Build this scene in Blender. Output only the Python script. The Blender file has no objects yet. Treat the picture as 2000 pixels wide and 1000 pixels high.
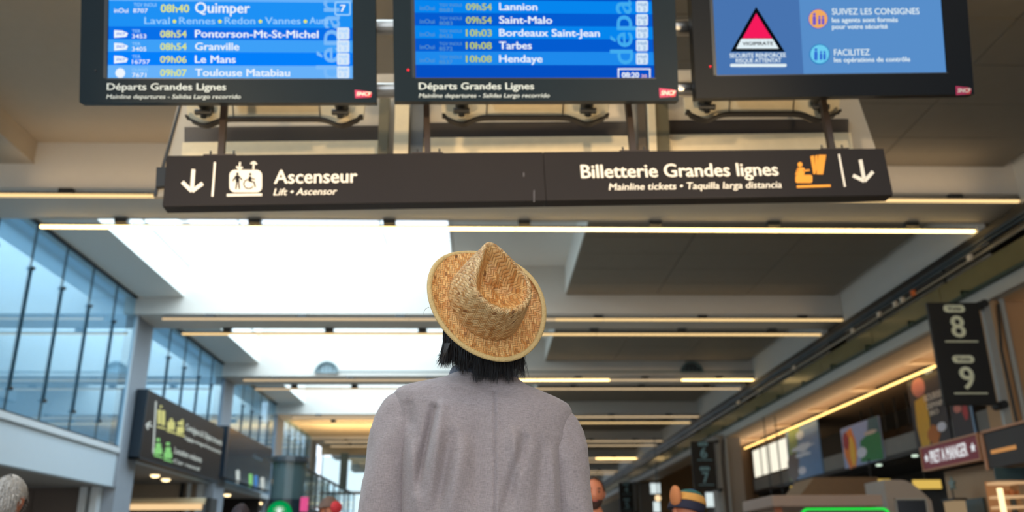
import bpy, bmesh, math, random
from mathutils import Vector, Matrix, noise
random.seed(7)
SC = bpy.context.scene
COL = SC.collection

# ------------------------------------------------------------------ camera
F_PX = 1699.1
PITCH, YAW, ROLL = math.radians(19.35), math.radians(1.94), math.radians(-.41)
CAM = Vector((0, 0, 1.2))
FW = Vector((math.sin(YAW)*math.cos(PITCH), math.cos(YAW)*math.cos(PITCH), math.sin(PITCH)))
r0 = Vector((math.cos(YAW), -math.sin(YAW), 0)); u0 = r0.cross(FW)
RT = r0*math.cos(ROLL)+u0*math.sin(ROLL); UP = -r0*math.sin(ROLL)+u0*math.cos(ROLL)
cd = bpy.data.cameras.new('camera'); cam = bpy.data.objects.new('camera', cd); COL.objects.link(cam)
cam.matrix_world = Matrix(((RT.x, UP.x, -FW.x, CAM.x), (RT.y, UP.y, -FW.y, CAM.y), (RT.z, UP.z, -FW.z, CAM.z), (0, 0, 0, 1)))
cd.sensor_width = 36; cd.lens = 36*F_PX/2000; cd.clip_start = .05; cd.clip_end = 400
cd.dof.use_dof = True; cd.dof.focus_distance = 2.12; cd.dof.aperture_fstop = 3.1
SC.camera = cam

# ------------------------------------------------------------------ world, daylight, exposure
w = bpy.data.worlds.new('sky'); SC.world = w; w.use_nodes = True
bg = w.node_tree.nodes['Background']; bg.inputs[0].default_value = (.80, .90, 1.0, 1); bg.inputs[1].default_value = 2.0
SC.view_settings.view_transform = 'Standard'; SC.view_settings.look = 'None'
SC.view_settings.gamma = 1; SC.view_settings.use_curve_mapping = False; SC.view_settings.exposure = 0
SKY_L = 5.0; TUBE_L = 7.0
def area(name, loc, sx, sy, L, colr, rot=(0, 0, 0)):
    d = bpy.data.lights.new(name, 'AREA'); d.shape = 'RECTANGLE'; d.size = sx; d.size_y = sy
    d.energy = L*math.pi*sx*sy; d.color = colr
    o = bpy.data.objects.new(name, d); o.location = loc; o.rotation_euler = rot; COL.objects.link(o); return o
BEAMS = [(-2.8, -1.1), (6.85, 8.55), (16.5, 18.2), (26.0, 27.8), (35.5, 37.4), (45.2, 47.2), (54.9, 57.0), (64.6, 66.8), (74.2, 76.4), (84, 86)]
DAY = (.66, .87, 1.0)
for k in (2, 3, 4):
    a, b = BEAMS[k][1], BEAMS[k+1][0]
    area('skylight_daylight', (-5.1, (a+b)/2, 10.97), 8.2, b-a-.1, SKY_L, DAY)
area('skylight_daylight', (-5.1, 2.9, 10.9), 8.1, 7.7, 2.5, DAY)
WARM = (1, .70, .40)
area('mezzanine_soffit_fill', (12.6, 31, 5.95), .08, 28, 26, (1, .74, .46), (math.pi, 0, 0))  # added unseen strip that brightens the mezzanine soffit from below
for y_, L_ in ((16.1, 9), (9.0, 9), (25.7, 2.5), (35.2, 2.5)):      # up-lighters on top of the strip lights
    area('beam_uplight', (.5, y_, 8.36), 19.5, .07, L_, WARM, (math.pi, 0, 0))

# ------------------------------------------------------------------ helpers
def lin(c):
    c /= 255
    return c/12.92 if c <= .04045 else ((c+.055)/1.055)**2.4
def rgb(r, g, b): return (lin(r), lin(g), lin(b), 1)
def ray(x, y): return FW+RT*((x-1000)/F_PX)-UP*((y-500)/F_PX)
def at(x, y, X=None, Y=None, Z=None):
    d = ray(x, y)
    t = (X-CAM.x)/d.x if X is not None else (Y-CAM.y)/d.y if Y is not None else (Z-CAM.z)/d.z
    return CAM+d*t
MATS = {}
def mat(name, c, rough=.6, metal=0, emit=0, spec=.5, var=.06, vs=6, bump=0, bs=80, trans=0, alpha=1, sheen=0):
    if name in MATS: return MATS[name]
    m = bpy.data.materials.new(name); m.use_nodes = True; nt = m.node_tree; p = nt.nodes['Principled BSDF']
    c = rgb(*c)
    p.inputs['Roughness'].default_value = rough; p.inputs['Metallic'].default_value = metal
    p.inputs['Specular IOR Level'].default_value = spec
    p.inputs['Transmission Weight'].default_value = trans; p.inputs['Alpha'].default_value = alpha
    p.inputs['Sheen Weight'].default_value = sheen
    if emit:
        p.inputs['Base Color'].default_value = (0, 0, 0, 1); p.inputs['Specular IOR Level'].default_value = 0; p.inputs['Emission Color'].default_value = c; p.inputs['Emission Strength'].default_value = emit
    else:
        tc = nt.nodes.new('ShaderNodeTexCoord'); n = nt.nodes.new('ShaderNodeTexNoise'); n.inputs['Scale'].default_value = vs; n.inputs['Detail'].default_value = 5
        mx = nt.nodes.new('ShaderNodeMix'); mx.data_type = 'RGBA'
        mx.inputs['A'].default_value = tuple(v*(1-var) for v in c[:3])+(1,); mx.inputs['B'].default_value = tuple(min(1, v*(1+var)) for v in c[:3])+(1,)
        nt.links.new(tc.outputs['Object'], n.inputs['Vector']); nt.links.new(n.outputs['Fac'], mx.inputs['Factor']); nt.links.new(mx.outputs['Result'], p.inputs['Base Color'])
        if bump:
            n2 = nt.nodes.new('ShaderNodeTexNoise'); n2.inputs['Scale'].default_value = bs
            bp = nt.nodes.new('ShaderNodeBump'); bp.inputs['Strength'].default_value = bump; bp.inputs['Distance'].default_value = .01
            nt.links.new(tc.outputs['Object'], n2.inputs['Vector']); nt.links.new(n2.outputs['Fac'], bp.inputs['Height']); nt.links.new(bp.outputs[0], p.inputs['Normal'])
    MATS[name] = m; return m

class MB:
    def __init__(s): s.v = []; s.f = []
    def box(s, x0, x1, y0, y1, z0, z1, M=None):
        b = len(s.v)
        P = [Vector((x, y, z)) for z in (z0, z1) for y in (y0, y1) for x in (x0, x1)]
        s.v += [M @ p if M else p for p in P]
        s.f += [[b+i for i in q] for q in ((0, 2, 3, 1), (4, 5, 7, 6), (0, 1, 5, 4), (2, 6, 7, 3), (0, 4, 6, 2), (1, 3, 7, 5))]
        return s
    def prism(s, poly, off):           # poly: 3D points, off: extrusion vector
        b = len(s.v); n = len(poly); off = Vector(off)
        s.v += [Vector(p) for p in poly]+[Vector(p)+off for p in poly]
        s.f += [list(range(b, b+n)), [b+n+i for i in range(n)][::-1]]
        s.f += [[b+i, b+n+i, b+n+(i+1) % n, b+(i+1) % n] for i in range(n)]
        return s
    def tube(s, pts, rad, n=10, cap=True):
        b = len(s.v); pts = [Vector(p) for p in pts]
        if not isinstance(rad, (list, tuple)): rad = [rad]*len(pts)
        for i, p in enumerate(pts):
            t = (pts[min(i+1, len(pts)-1)]-pts[max(i-1, 0)]).normalized()
            a = t.cross(Vector((0, 0, 1)) if abs(t.z) < .9 else Vector((1, 0, 0))).normalized(); c = t.cross(a)
            for k in range(n):
                th = 2*math.pi*k/n; s.v.append(p+(a*math.cos(th)+c*math.sin(th))*rad[i])
        for i in range(len(pts)-1):
            for k in range(n):
                k2 = (k+1) % n; s.f.append([b+i*n+k, b+i*n+k2, b+(i+1)*n+k2, b+(i+1)*n+k])
        if cap: s.f += [[b+k for k in range(n)][::-1], [b+(len(pts)-1)*n+k for k in range(n)]]
        return s
    def ball(s, c, r, n=12, sc=(1, 1, 1)):
        b = len(s.v); c = Vector(c); m = n//2
        for i in range(m+1):
            ph = math.pi*i/m
            for k in range(n):
                th = 2*math.pi*k/n; s.v.append(c+Vector((math.sin(ph)*math.cos(th)*sc[0], math.sin(ph)*math.sin(th)*sc[1], math.cos(ph)*sc[2]))*r)
        for i in range(m):
            for k in range(n): s.f.append([b+i*n+k, b+(i+1)*n+k, b+(i+1)*n+(k+1) % n, b+i*n+(k+1) % n])
        return s
    def loft(s, rings, close=True):
        b = len(s.v); n = len(rings[0])
        for r in rings: s.v += [Vector(p) for p in r]
        for i in range(len(rings)-1):
            for k in range(n): s.f.append([b+i*n+k, b+i*n+(k+1) % n, b+(i+1)*n+(k+1) % n, b+(i+1)*n+k])
        if close: s.f += [[b+k for k in range(n)][::-1], [b+(len(rings)-1)*n+k for k in range(n)]]
        return s
    def build(s, name, m, parent=None, smooth=False, bevel=0, label=None):
        me = bpy.data.meshes.new(name); me.from_pydata([tuple(v) for v in s.v], [], s.f)
        if bevel or smooth:
            bm = bmesh.new(); bm.from_mesh(me)
            if smooth: bmesh.ops.remove_doubles(bm, verts=bm.verts, dist=1e-6)
            if bevel: bmesh.ops.bevel(bm, geom=bm.edges, offset=bevel, segments=2, affect='EDGES', profile=.6)
            bmesh.ops.recalc_face_normals(bm, faces=bm.faces); bm.to_mesh(me); bm.free()
        me.materials.append(m)
        if smooth:
            for p in me.polygons: p.use_smooth = True
        return link(name, me, parent, label)
def link(name, me, parent=None, label=None):
    o = bpy.data.objects.new(name, me); COL.objects.link(o)
    if parent: o.parent = parent
    if label: o['label'] = label
    return o
def tag(o, label, cat, group=None, kind=None):
    o['label'] = label; o['category'] = cat
    if group: o['group'] = group
    if kind: o['kind'] = kind
    return o
def thing(name, label, cat, loc=(0, 0, 0), group=None, M=None):
    o = bpy.data.objects.new(name, None); COL.objects.link(o); o.empty_display_size = .1
    if M is not None: o.matrix_world = M
    else: o.location = loc
    return tag(o, label, cat, group)
def struct(o, label=None):
    o['kind'] = 'structure'
    if label: o['label'] = label
    return o
def tri_tidy(me):
    return me

# ---- flat boards: a plane with its own frame; pixel coordinates of the photo are turned into real positions on it
class Board:
    def __init__(s, O, X, Ydir):
        s.O = Vector(O); s.X = Vector(X).normalized(); s.N = s.X.cross(Vector(Ydir)).normalized(); s.Y = s.N.cross(s.X)
        s.M = Matrix(((s.X.x, s.Y.x, s.N.x, s.O.x), (s.X.y, s.Y.y, s.N.y, s.O.y), (s.X.z, s.Y.z, s.N.z, s.O.z), (0, 0, 0, 1)))
    def loc(s, px, py):
        d = ray(px, py); t = (s.O-CAM).dot(s.N)/d.dot(s.N); P = CAM+d*t-s.O
        return P.dot(s.X), P.dot(s.Y)
_tc = {}
def text_mesh(body, bold=0.0, spacing=1.0):
    k = (body, bold, spacing)
    if k not in _tc:
        c = bpy.data.curves.new('lettering', 'FONT'); c.body = body; c.size = 1; c.space_character = spacing; c.resolution_u = 3
        o = bpy.data.objects.new('tmp_text', c); COL.objects.link(o)
        dg = bpy.context.evaluated_depsgraph_get(); me = bpy.data.meshes.new_from_object(o.evaluated_get(dg))
        V0 = [v.co.copy() for v in me.vertices]; F0 = [list(p.vertices) for p in me.polygons]; VV = []; FF = []
        for kz, (dx, dy) in enumerate(((0, 0),) if bold <= 0 else ((-bold, 0), (bold, 0), (0, bold*.6), (0, -bold*.6))):
            FF += [[i+len(VV) for i in f] for f in F0]; VV += [v+Vector((dx, dy, kz)) for v in V0]
        _tc[k] = (VV, FF)
        bpy.data.objects.remove(o); bpy.data.meshes.remove(me); bpy.data.curves.remove(c)
    return _tc[k]
CAPH = max(v.y for v in text_mesh('H')[0])
def text(bd, par, body, x0, yb, x1, cap, m, bold=.012, shear=0, off=.003, rot=0, name='lettering', y1=None, maxchar=None):
    """lettering on a board: left end and baseline at pixel (x0,yb), right end at x1, cap height in pixels"""
    V, Fc = text_mesh(body, bold*1.1)
    u, v = bd.loc(x0, yb)
    if rot: ux, vx = bd.loc(x0, x1)
    else: ux, vx = bd.loc(x1, yb if y1 is None else y1)
    L = math.hypot(ux-u, vx-v)
    uc, vc = bd.loc(x0, yb-cap) if not rot else bd.loc(x0-cap, yb)
    H = math.hypot(uc-u, vc-v)
    mnx = min(p.x for p in V); mxx = max(p.x for p in V); sx = L/(mxx-mnx); sy = H/CAPH
    ang = math.pi/2 if rot else 0
    out = []
    for p in V:
        a = (p.x-mnx)*sx+p.y*sy*shear; b = p.y*sy
        out.append((u+a*math.cos(ang)-b*math.sin(ang), v+a*math.sin(ang)+b*math.cos(ang), off+p.z*(.0004 if par.location.y < 8 else .002)))
    me = bpy.data.meshes.new(name); me.from_pydata(out, [], Fc); me.materials.append(m)
    return link(name, me, par)
def poly(bd, par, pts, m, name, off=.003, th=.0015, label=None):
    P = [Vector(bd.loc(*p)+(off-th,)) for p in pts]
    return MB().prism(P, (0, 0, th)).build(name, m, par, label=label)
def rrect(x0, y0, x1, y1, r, n=5):
    out = []
    for cx, cy, a0 in ((x1-r, y1-r, 0), (x0+r, y1-r, 90), (x0+r, y0+r, 180), (x1-r, y0+r, 270)):
        for i in range(n+1):
            a = math.radians(a0+90*i/n); out.append((cx+r*math.cos(a), cy+r*math.sin(a)))
    return out
def circ(cx, cy, r, n=20, ry=None): return [(cx+r*math.cos(2*math.pi*i/n), cy+(ry or r)*math.sin(2*math.pi*i/n)) for i in range(n)]
def stroke(p, q, w):
    (a, b), (c, d) = p, q; L = math.hypot(c-a, d-b); nx, ny = -(d-b)/L*w/2, (c-a)/L*w/2
    return [(a+nx, b+ny), (c+nx, d+ny), (c-nx, d-ny), (a-nx, b-ny)]
def arrow(bd, par, tip, tail, hw, hl, w, m, name='arrow'):
    """a wayfinding arrow with a shaft and two strokes for its head, one mesh"""
    tip = Vector(tip); tail = Vector(tail); d = (tip-tail).normalized(); n = Vector((-d.y, d.x)); mb = MB()
    for a, b in ((tail, tip-d*w*.5), (tip, tip-d*hl+n*hw), (tip, tip-d*hl-n*hw)):
        mb.prism([Vector(bd.loc(*p)+(.0015,)) for p in stroke(a, b, w)], (0, 0, .0015))
    return mb.build(name, m, par)

# ------------------------------------------------------------------ materials
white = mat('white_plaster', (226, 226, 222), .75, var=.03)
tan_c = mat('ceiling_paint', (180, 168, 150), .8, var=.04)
grey_tile = mat('perforated_grey_tile', (136, 129, 118), .8, var=.07, vs=3, bump=.2, bs=40)
beamw = mat('beam_paint', (204, 199, 191), .75, var=.03)
dark = mat('black_metal', (22, 24, 27), .45)
darkg = mat('dark_grey_metal', (52, 52, 52), .5)
brown = mat('brown_metal', (52, 40, 32), .5)
cream = mat('cream_steel', (240, 222, 186), .45, var=.12, vs=14)
steel = mat('brushed_steel', (190, 186, 180), .28, metal=.9)
olive = mat('olive_metal', (112, 104, 80), .5)
frame_w = mat('white_aluminium', (206, 214, 220), .4)
lintel_m = mat('pale_blue_cladding', (190, 205, 216), .5, var=.02)
panel_br = mat('taupe_wall_panel', (104, 94, 88), .7)
floor_m = mat('polished_stone_floor', (140, 133, 124), .3, vs=2, var=.12)
def tube_mat(n, L, c=(255, 214, 140)): return mat(n, c, emit=L)
lit = tube_mat('lit_tube', TUBE_L); hid = tube_mat('bright_tube', 22); dim = tube_mat('dim_tube', .85, (255, 222, 175)); soft = tube_mat('soft_tube', 1.3, (255, 215, 150))
tl_white = mat('sign_white', (232, 226, 214), .5, var=.02)
sign_grey = mat('sign_charcoal', (37, 34, 35), .42, var=.05, spec=.12)
orange = mat('sign_orange', (235, 155, 45), .5, var=.03)

# glass: reflective pane, partly see-through
def glass_mat(name, tint, refl, back):
    m = bpy.data.materials.new(name); m.use_nodes = True; nt = m.node_tree; nt.nodes.clear()
    o = nt.nodes.new('ShaderNodeOutputMaterial'); g = nt.nodes.new('ShaderNodeBsdfGlossy'); t = nt.nodes.new('ShaderNodeBsdfTransparent'); d = nt.nodes.new('ShaderNodeBsdfDiffuse')
    g.inputs['Color'].default_value = refl; g.inputs['Roughness'].default_value = .015; t.inputs['Color'].default_value = tint; d.inputs['Color'].default_value = back
    lw = nt.nodes.new('ShaderNodeLayerWeight'); lw.inputs['Blend'].default_value = .5
    pw = nt.nodes.new('ShaderNodeMath'); pw.operation = 'POWER'; pw.inputs[1].default_value = 2; nt.links.new(lw.outputs['Facing'], pw.inputs[0])
    ma = nt.nodes.new('ShaderNodeMath'); ma.operation = 'MULTIPLY_ADD'; ma.inputs[1].default_value = .7; ma.inputs[2].default_value = .05; nt.links.new(pw.outputs[0], ma.inputs[0])
    a = nt.nodes.new('ShaderNodeMixShader'); b = nt.nodes.new('ShaderNodeMixShader'); a.inputs[0].default_value = .12
    nt.links.new(t.outputs[0], a.inputs[1]); nt.links.new(d.outputs[0], a.inputs[2])
    nt.links.new(ma.outputs[0], b.inputs[0]); nt.links.new(a.outputs[0], b.inputs[1]); nt.links.new(g.outputs[0], b.inputs[2])
    nt.links.new(b.outputs[0], o.inputs[0]); return m
glass = glass_mat('blue_reflective_glass', (.80, .93, 1.0, 1), (.72, .90, 1.0, 1), (.46, .66, .76, 1))
clear = glass_mat('clear_glass', (.85, .93, .93, 1), (.9, .95, 1, 1), (.4, .5, .5, 1))

# ------------------------------------------------------------------ the shell
XL, XR = -10.7, 11.25
struct(MB().box(-18, 22, -16, 96, -.2, 0).build('floor', floor_m))
struct(MB().box(-18, -17.8, -16, 96, 0, 12).build('wall_left', lintel_m))
struct(MB().box(20, 20.2, -16, 96, 0, 12).build('wall_right', panel_br))
# left: fascia over the shops, shop soffit, upper glazing
lf = struct(MB().box(XL-.25, XL, -16, 26.35, 3.32, 4.27).box(XL-.25, XL, 26.35, 57, 4.2, 4.42).build('wall_left_fascia', lintel_m))
struct(MB().box(-17.8, XL-.25, -16, 26.35, 3.32, 3.5).box(-17.8, XL-.25, 26.5, 57, 4.2, 4.4).build('ceiling_shops', mat('shop_soffit', (150, 144, 140), .7)))
struct(MB().box(-17.8, -14.5, -16, 57, 3.5, 3.6).box(-14.7, -14.5, -16, 57, 3.6, 11.2).box(-14.5, XL-.32, -16, 57, 11.1, 11.2).build('wall_left_gallery', mat('gallery_wall', (180, 214, 232), .8)))
for sx_ in (-3.6, 3.6):     # added unseen spots that brighten the gantry
    sp_ = bpy.data.lights.new('gantry_fill_spot', 'SPOT'); sp_.energy = 1150; sp_.color = (1, .74, .44); sp_.spot_size = math.radians(34); sp_.spot_blend = .6; sp_.shadow_soft_size = .12
    so_ = bpy.data.objects.new('gantry_fill_spot', sp_); so_.location = (sx_, -2.2, 2.7); COL.objects.link(so_)
    so_.rotation_euler = (Vector((-sx_*.12, 5.0, 3.55))-Vector((sx_, -2.2, 2.7))).to_track_quat('-Z', 'Y').to_euler()
for sx_ in (-2.3, 2.3):     # added unseen low spots, brighten the clamp brackets under the screens
    sp_ = bpy.data.lights.new('bracket_fill_spot', 'SPOT'); sp_.energy = 330; sp_.color = (1, .76, .46); sp_.spot_size = math.radians(48); sp_.spot_blend = .7; sp_.shadow_soft_size = .1
    so_ = bpy.data.objects.new('bracket_fill_spot', sp_); so_.location = (sx_, 1.4, 1.0); COL.objects.link(so_)
    so_.rotation_euler = (Vector((sx_*.45, 4.9, 3.85))-Vector((sx_, 1.4, 1.0))).to_track_quat('-Z', 'Y').to_euler()
area('gallery_fill', (-12.75, 30, 11.0), 3.2, 44, 1.6, (.72, .88, 1))  # added lamp under the closed gallery roof, brightens what the glazing shows
trim = struct(MB().box(XL-.05, XL+.07, 8, 26.3, 4.27, 4.42).build('trim_1', frame_w))
struct(MB().box(XL-.03, XL+.03, 8, 26.3, 4.42, 4.47).build('trim_2', darkg))
struct(MB().box(XL-.05, XL+.07, 27.6, 35.9, 4.27, 4.42).build('trim_3', frame_w))
# piers between the glazed bays
for i, (a, b) in enumerate(((26.35, 27.6), (35.85, 37.3), (45.4, 47.2), (55.0, 57.0))):
    struct(MB().box(XL-.3, XL+.05, a, b, 0, 8.95).box(XL-.3, XL+.09, a-.08, a+.02, 3.3, 8.95).build('pier_left', mat('pier_grey', (140, 148, 158), .6)))
def glazing(n, y0, y1, joints, top=8.93):
    e = thing('window_%d' % n, 'tall frameless gallery glazing above the fascia', 'window', (XL, y0, 4.4)); del e['category']; struct(e)
    js = [y0]+joints+[y1]
    for a, b in zip(js[:-1], js[1:]):
        MB().box(0, .02, a-y0+.012, b-y0-.012, .03, top-4.4).build('glass_pane', glass, e)
    for j in joints:
        MB().box(-.03, .03, j-y0-.008, j-y0+.008, .03, top-4.4).box(.03, .062, j-y0-.011, j-y0+.011, .55, 3.4).build('glass_fin', mat('dark_teal_glass', (34, 70, 86), .5, spec=.15), e)
        for z in (.55, 3.4): MB().ball((.075, j-y0, z), .05, 10).build('clamp_fitting', darkg, e)
    MB().box(-.04, .07, 0, y1-y0, top-4.43, top-4.38).build('head_rail', darkg, e)
    MB().box(-.05, .06, y1-y0-.06, y1-y0, 0, top-4.4).build('edge_frame', frame_w, e)
    return e
glazing(1, 10.2, 26.3, [11.8, 13.4, 15.0, 16.6, 18.2, 19.8, 21.4, 23.0, 24.62])
glazing(2, 27.7, 35.85, [29.3, 30.95, 32.6, 34.2])
glazing(3, 37.35, 45.4, [39, 40.6, 42.2, 43.8])
glazing(4, 47.2, 55.0, [48.8, 50.4, 52, 53.6])

# ceiling: white deck with skylight openings, left soffits, right rafts of tiles
def bay(k):
    y0, y1 = BEAMS[k][1], BEAMS[k+1][0]
    c = MB()
    sky = k in (2, 3, 4)
    near = k <= 1
    zc = 9.45 if near else 10.0 if k < 5 else 9.2
    if sky or k == 0:
        c.box(XL-.3, -9.29, y0, y1, zc, zc+.2).box(-.92, 13.5, y0, y1, zc, zc+.2)
    else:
        c.box(XL-.3, 13.5, y0, y1, zc, zc+.2)
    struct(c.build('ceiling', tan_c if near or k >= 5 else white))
    if sky:   # shaft walls
        s = MB().box(-9.3, -9.2, y0, y1, 10.0, 11.25)
        struct(s.build('ceiling_skylight_shaft', white)); struct(MB().box(-1.0, -.9, y0, y1, 10.0, 11.25).build('ceiling_skylight_shaft', white))
        sk = thing('skylight', 'white framed rectangular skylight set in the ceiling bay behind %s beam' % ('the nearest', 'the second', 'the third')[k-2], 'skylight', (-5.1, (y0+y1)/2, 10.6), 'skylights in the station ceiling')
        h = (y1-y0)/2
        MB().box(-4.05, 4.05, -.04, .04, 0, .1).build('glazing_bar', mat('skylight_bar', (150, 175, 180), .5), sk).location.y = -h+.6
        MB().box(-4.05, 4.05, -.04, .04, 0, .1).build('glazing_bar', MATS['skylight_bar'], sk).location.y = h*.2
        for x in (-2.05, 2.05): MB().box(x-.03, x+.03, -h+.1, h-.1, 0, .1).build('glazing_bar', frame_w, sk)
    if k < 5:
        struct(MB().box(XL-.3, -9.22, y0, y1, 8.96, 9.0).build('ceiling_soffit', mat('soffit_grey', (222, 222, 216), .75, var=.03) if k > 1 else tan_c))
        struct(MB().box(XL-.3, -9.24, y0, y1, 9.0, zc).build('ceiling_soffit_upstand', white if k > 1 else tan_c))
    struct(MB().box(XR, XR+.2, y0, y1, 6.6, zc+.2).build('wall_right_upper', white))
    # raft
    if k in (0, 1, 2, 3, 4, 5, 6, 7):
        x0, x1, zb = 2.55, 11.05, 9.05
        if k >= 5: zb = 8.9
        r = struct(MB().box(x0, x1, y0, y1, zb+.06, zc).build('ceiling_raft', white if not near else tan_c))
        nr = 6; d = (y1-y0)/nr; wx = (x1-x0)/3
        me = MB().box(.012, wx-.012, .012, d-.012, -.0, .05).build('tile', grey_tile, r)
        me.location = (x0, y0, zb)
        for i in range(nr):
            for j in range(3):
                if i == j == 0: continue
                t = me.copy(); COL.objects.link(t); t.parent = r; t.location = (x0+j*wx, y0+i*d, zb+random.uniform(-.004, .004))
for k in range(9): bay(k)
for k, (a, b) in enumerate(BEAMS):
    struct(MB().box(XL-.3, 13.5, a, b, 8.42, 10.9 if 1 < k < 6 else 10.2).build('ceiling_beam', beamw))
struct(MB().box(XL-3, 22, -16, 96, 11.3, 11.5).build('ceiling_roof', white)) if False else None
struct(MB().box(XR+.2, 20, -16, 96, 9.0, 9.2).build('ceiling_side', tan_c))

# linear lights under both edges of every beam
def linear_light(y, x0, x1, mats, label, side):
    e = thing('linear_light', label, 'light', (x0, y, 8.25), 'linear lights along the ceiling beams')
    n = len(mats); L = (x1-x0)/n
    for i, m in enumerate(mats):
        MB().box(i*L+.008, (i+1)*L-.008, -.035, .035, -.03, .02).build('tube', m, e)
    MB().box(0, x1-x0, -.05, .05, .02, .055).build('housing', darkg, e)
    nb = int((x1-x0)/2.9); bm = None
    for i in range(nb):
        x = (i+.5)*(x1-x0)/nb+random.uniform(-.3, .3)
        MB().box(x-.14, x+.14, (0 if side < 0 else -.16), (.16 if side < 0 else 0), .05, .165).build('bracket', darkg, e)
    return e
LX0, LX1 = -9.8, 11.2
ordn = ['first', 'second', 'third', 'fourth', 'fifth', 'sixth', 'seventh', 'eighth', 'ninth', 'tenth']
def seg(n, f): return [f(i/n) for i in range(n)]
for k, (a, b) in enumerate(BEAMS):
    if k > 8: continue
    for side, y in ((-1, a-.03), (1, b+.03)):
        N = 14; fn = lambda t: soft
        x0 = LX0; x1 = LX1
        if k <= 1: fn = lambda t: hid
        if k == 2: fn = (lambda t: soft) if side < 0 else (lambda t: lit)
        if (k, side) == (3, -1): fn = lambda t: soft if t > .55 else dim
        if (k, side) == (3, 1): fn = lambda t: soft
        if (k, side) == (4, -1): fn = lambda t: lit if (.46 < t < .66 or t > .8) else dim
        if k == 4 and side > 0: fn = lambda t: dim
        if k == 5: fn = (lambda t: dim) if side < 0 else (lambda t: soft)
        if k >= 6: fn = lambda t: lit if (k, side) == (7, -1) and t > .8 else dim
        if k <= 1:
            nm = 'out of view'
        vis = {2: 'nearest', 3: 'second', 4: 'third', 5: 'fourth', 6: 'fifth', 7: 'sixth', 8: 'seventh', 0: 'overhead rear', 1: 'overhead front'}[k]
        linear_light(y, x0, x1, seg(N, fn), 'long thin warm strip light under the %s edge of the %s white ceiling beam' % ('front' if side < 0 else 'far', vis), side)

# end of the hall: left half glazed at y=57, right half further off
ew = thing('window_5', 'bright glazed end facade of the hall', 'window', (0, 60.5, 0)); del ew['category']; struct(ew)
for i in range(9):
    for j, (z0, z1) in enumerate(((0.2, 3.4), (3.6, 5.5), (5.7, 8.0))):
        MB().box(XL-.2+i*1.6+.04, XL-.2+(i+1)*1.6-.04, 0, .03, z0, z1).build('glass_pane', clear, ew)
fr = MB()
for i in range(10): fr.box(XL-.24+i*1.6, XL-.16+i*1.6, -.05, .08, 0, 8.1)
for z in (3.5, 5.6): fr.box(XL-.2, 3.8, -.05, .08, z-.1, z+.1)
fr.build('window_frame', frame_w, ew)
struct(MB().box(XL-.3, 3.8, 60.4, 60.6, 8.1, 10.5).build('wall_end_header', mat('warm_header', (214, 190, 150), .7)))
struct(MB().box(XL-.3, 3.8, 47.3, 60.4, 8.6, 8.8).build('ceiling_end_left', MATS['warm_header']))
for x in (-8.5, -5.5, -2.5):  # unseen area lamps shining up at the warm end ceiling
    lp = bpy.data.lights.new('warm_ceiling_wash', 'AREA'); lp.size = 1.2; lp.energy = 160; lp.color = (1, .72, .4)
    o = bpy.data.objects.new('warm_ceiling_wash', lp); o.location = (x, 50, 6.2); o.rotation_euler = (math.pi, 0, 0); COL.objects.link(o)
for x, z0, z1 in ((-9.0, 0, 7.9), (-4.2, 0, 8.5)):
    tag(MB().box(x-.22, x+.22, 57.6, 58.1, 0, z1).build('steel_column', mat('blue_grey_column', (88, 112, 118), .5)), 'blue grey column before the bright end windows, %s' % ('beside the left glazing' if x < -8 else 'near the gallery railing'), 'column')
struct(MB().box(3.8, 20, 92, 92.2, 0, 10).build('wall_far', mat('far_wall', (120, 112, 100), .8)))
for i in range(5):
    o = thing('window_6', 'far end window', 'window', (4.4+i*1.5, 91.9, 1.0)); del o['category']; struct(o)
    MB().box(0, 1.3, 0, .03, 0, 4.5).build('glass_pane', mat('bright_far_pane', (215, 232, 240), emit=.8), o); MB().box(-.05, 0, -.03, .05, 0, 4.5).build('window_frame', darkg, o)

# ------------------------------------------------------------------ shops at the left
struct(MB().box(-16, XL-.3, 26.4, 26.5, 0, 3.32).build('wall_passage_end', panel_br))
for i in range(3):
    pn = MB().box(-12.95-i*1.35+.01, -11.6-i*1.35-.01, 26.34, 26.39, 0, 3.2).build('panel', panel_br); pn.parent = bpy.data.objects['wall_passage_end']
for x in (-11.52, -11.2): tag(MB().box(x, x+.2, 26.05, 26.33, 0, 3.31).build('door_post', frame_w), 'pale blue post at the shop corner, %s of the pair under the fascia' % ('left' if x < -11.4 else 'right'), 'post')
struct(MB().box(-16, XL-.3, 36.2, 36.3, 0, 4.2).build('wall_shop_end', mat('shop_beige', (178, 160, 140), .7)))
sf = thing('shop_counter_canopy', 'cream lit canopy inside the left shop below the luggage sign', 'canopy', (at(320, 985, Y=33.5).x, 33.5, at(320, 985, Y=33.5).z-.2))
MB().box(-1.4, 1.6, 0, .8, .2, .42).build('canopy_board', cream, sf, bevel=.04)
MB().box(-1.2, 1.4, -.05, 0, 0, .2).build('light_panel', mat('warm_panel', (255, 214, 160), emit=1.0), sf)
MB().box(-1.5, -1.3, 0, .8, -2.9, .42).box(1.5, 1.7, 0, .8, -2.9, .42).build('frame', darkg, sf)
for i, x in enumerate((at(350, 970, Y=35.6).x, at(364, 970, Y=35.6).x)):
    tag(MB().box(x, x+.12, 35.6, 35.75, 0, 4.19).build('shop_post', dark if i == 0 else frame_w), '%s post in the beige shop front left of the dark shop' % ('black' if i == 0 else 'pale'), 'post')
struct(MB().box(-16, XL-.3, 44.6, 44.8, 0, 4.2).build('wall_dark_shop', mat('dark_shop', (38, 32, 32), .8)))
tag(MB().box(-11.3, -11.02, 35.85, 36.15, 0, 4.19).build('corner_post', frame_w), 'pale blue corner post between the beige shop and the dark shop', 'post')
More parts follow.
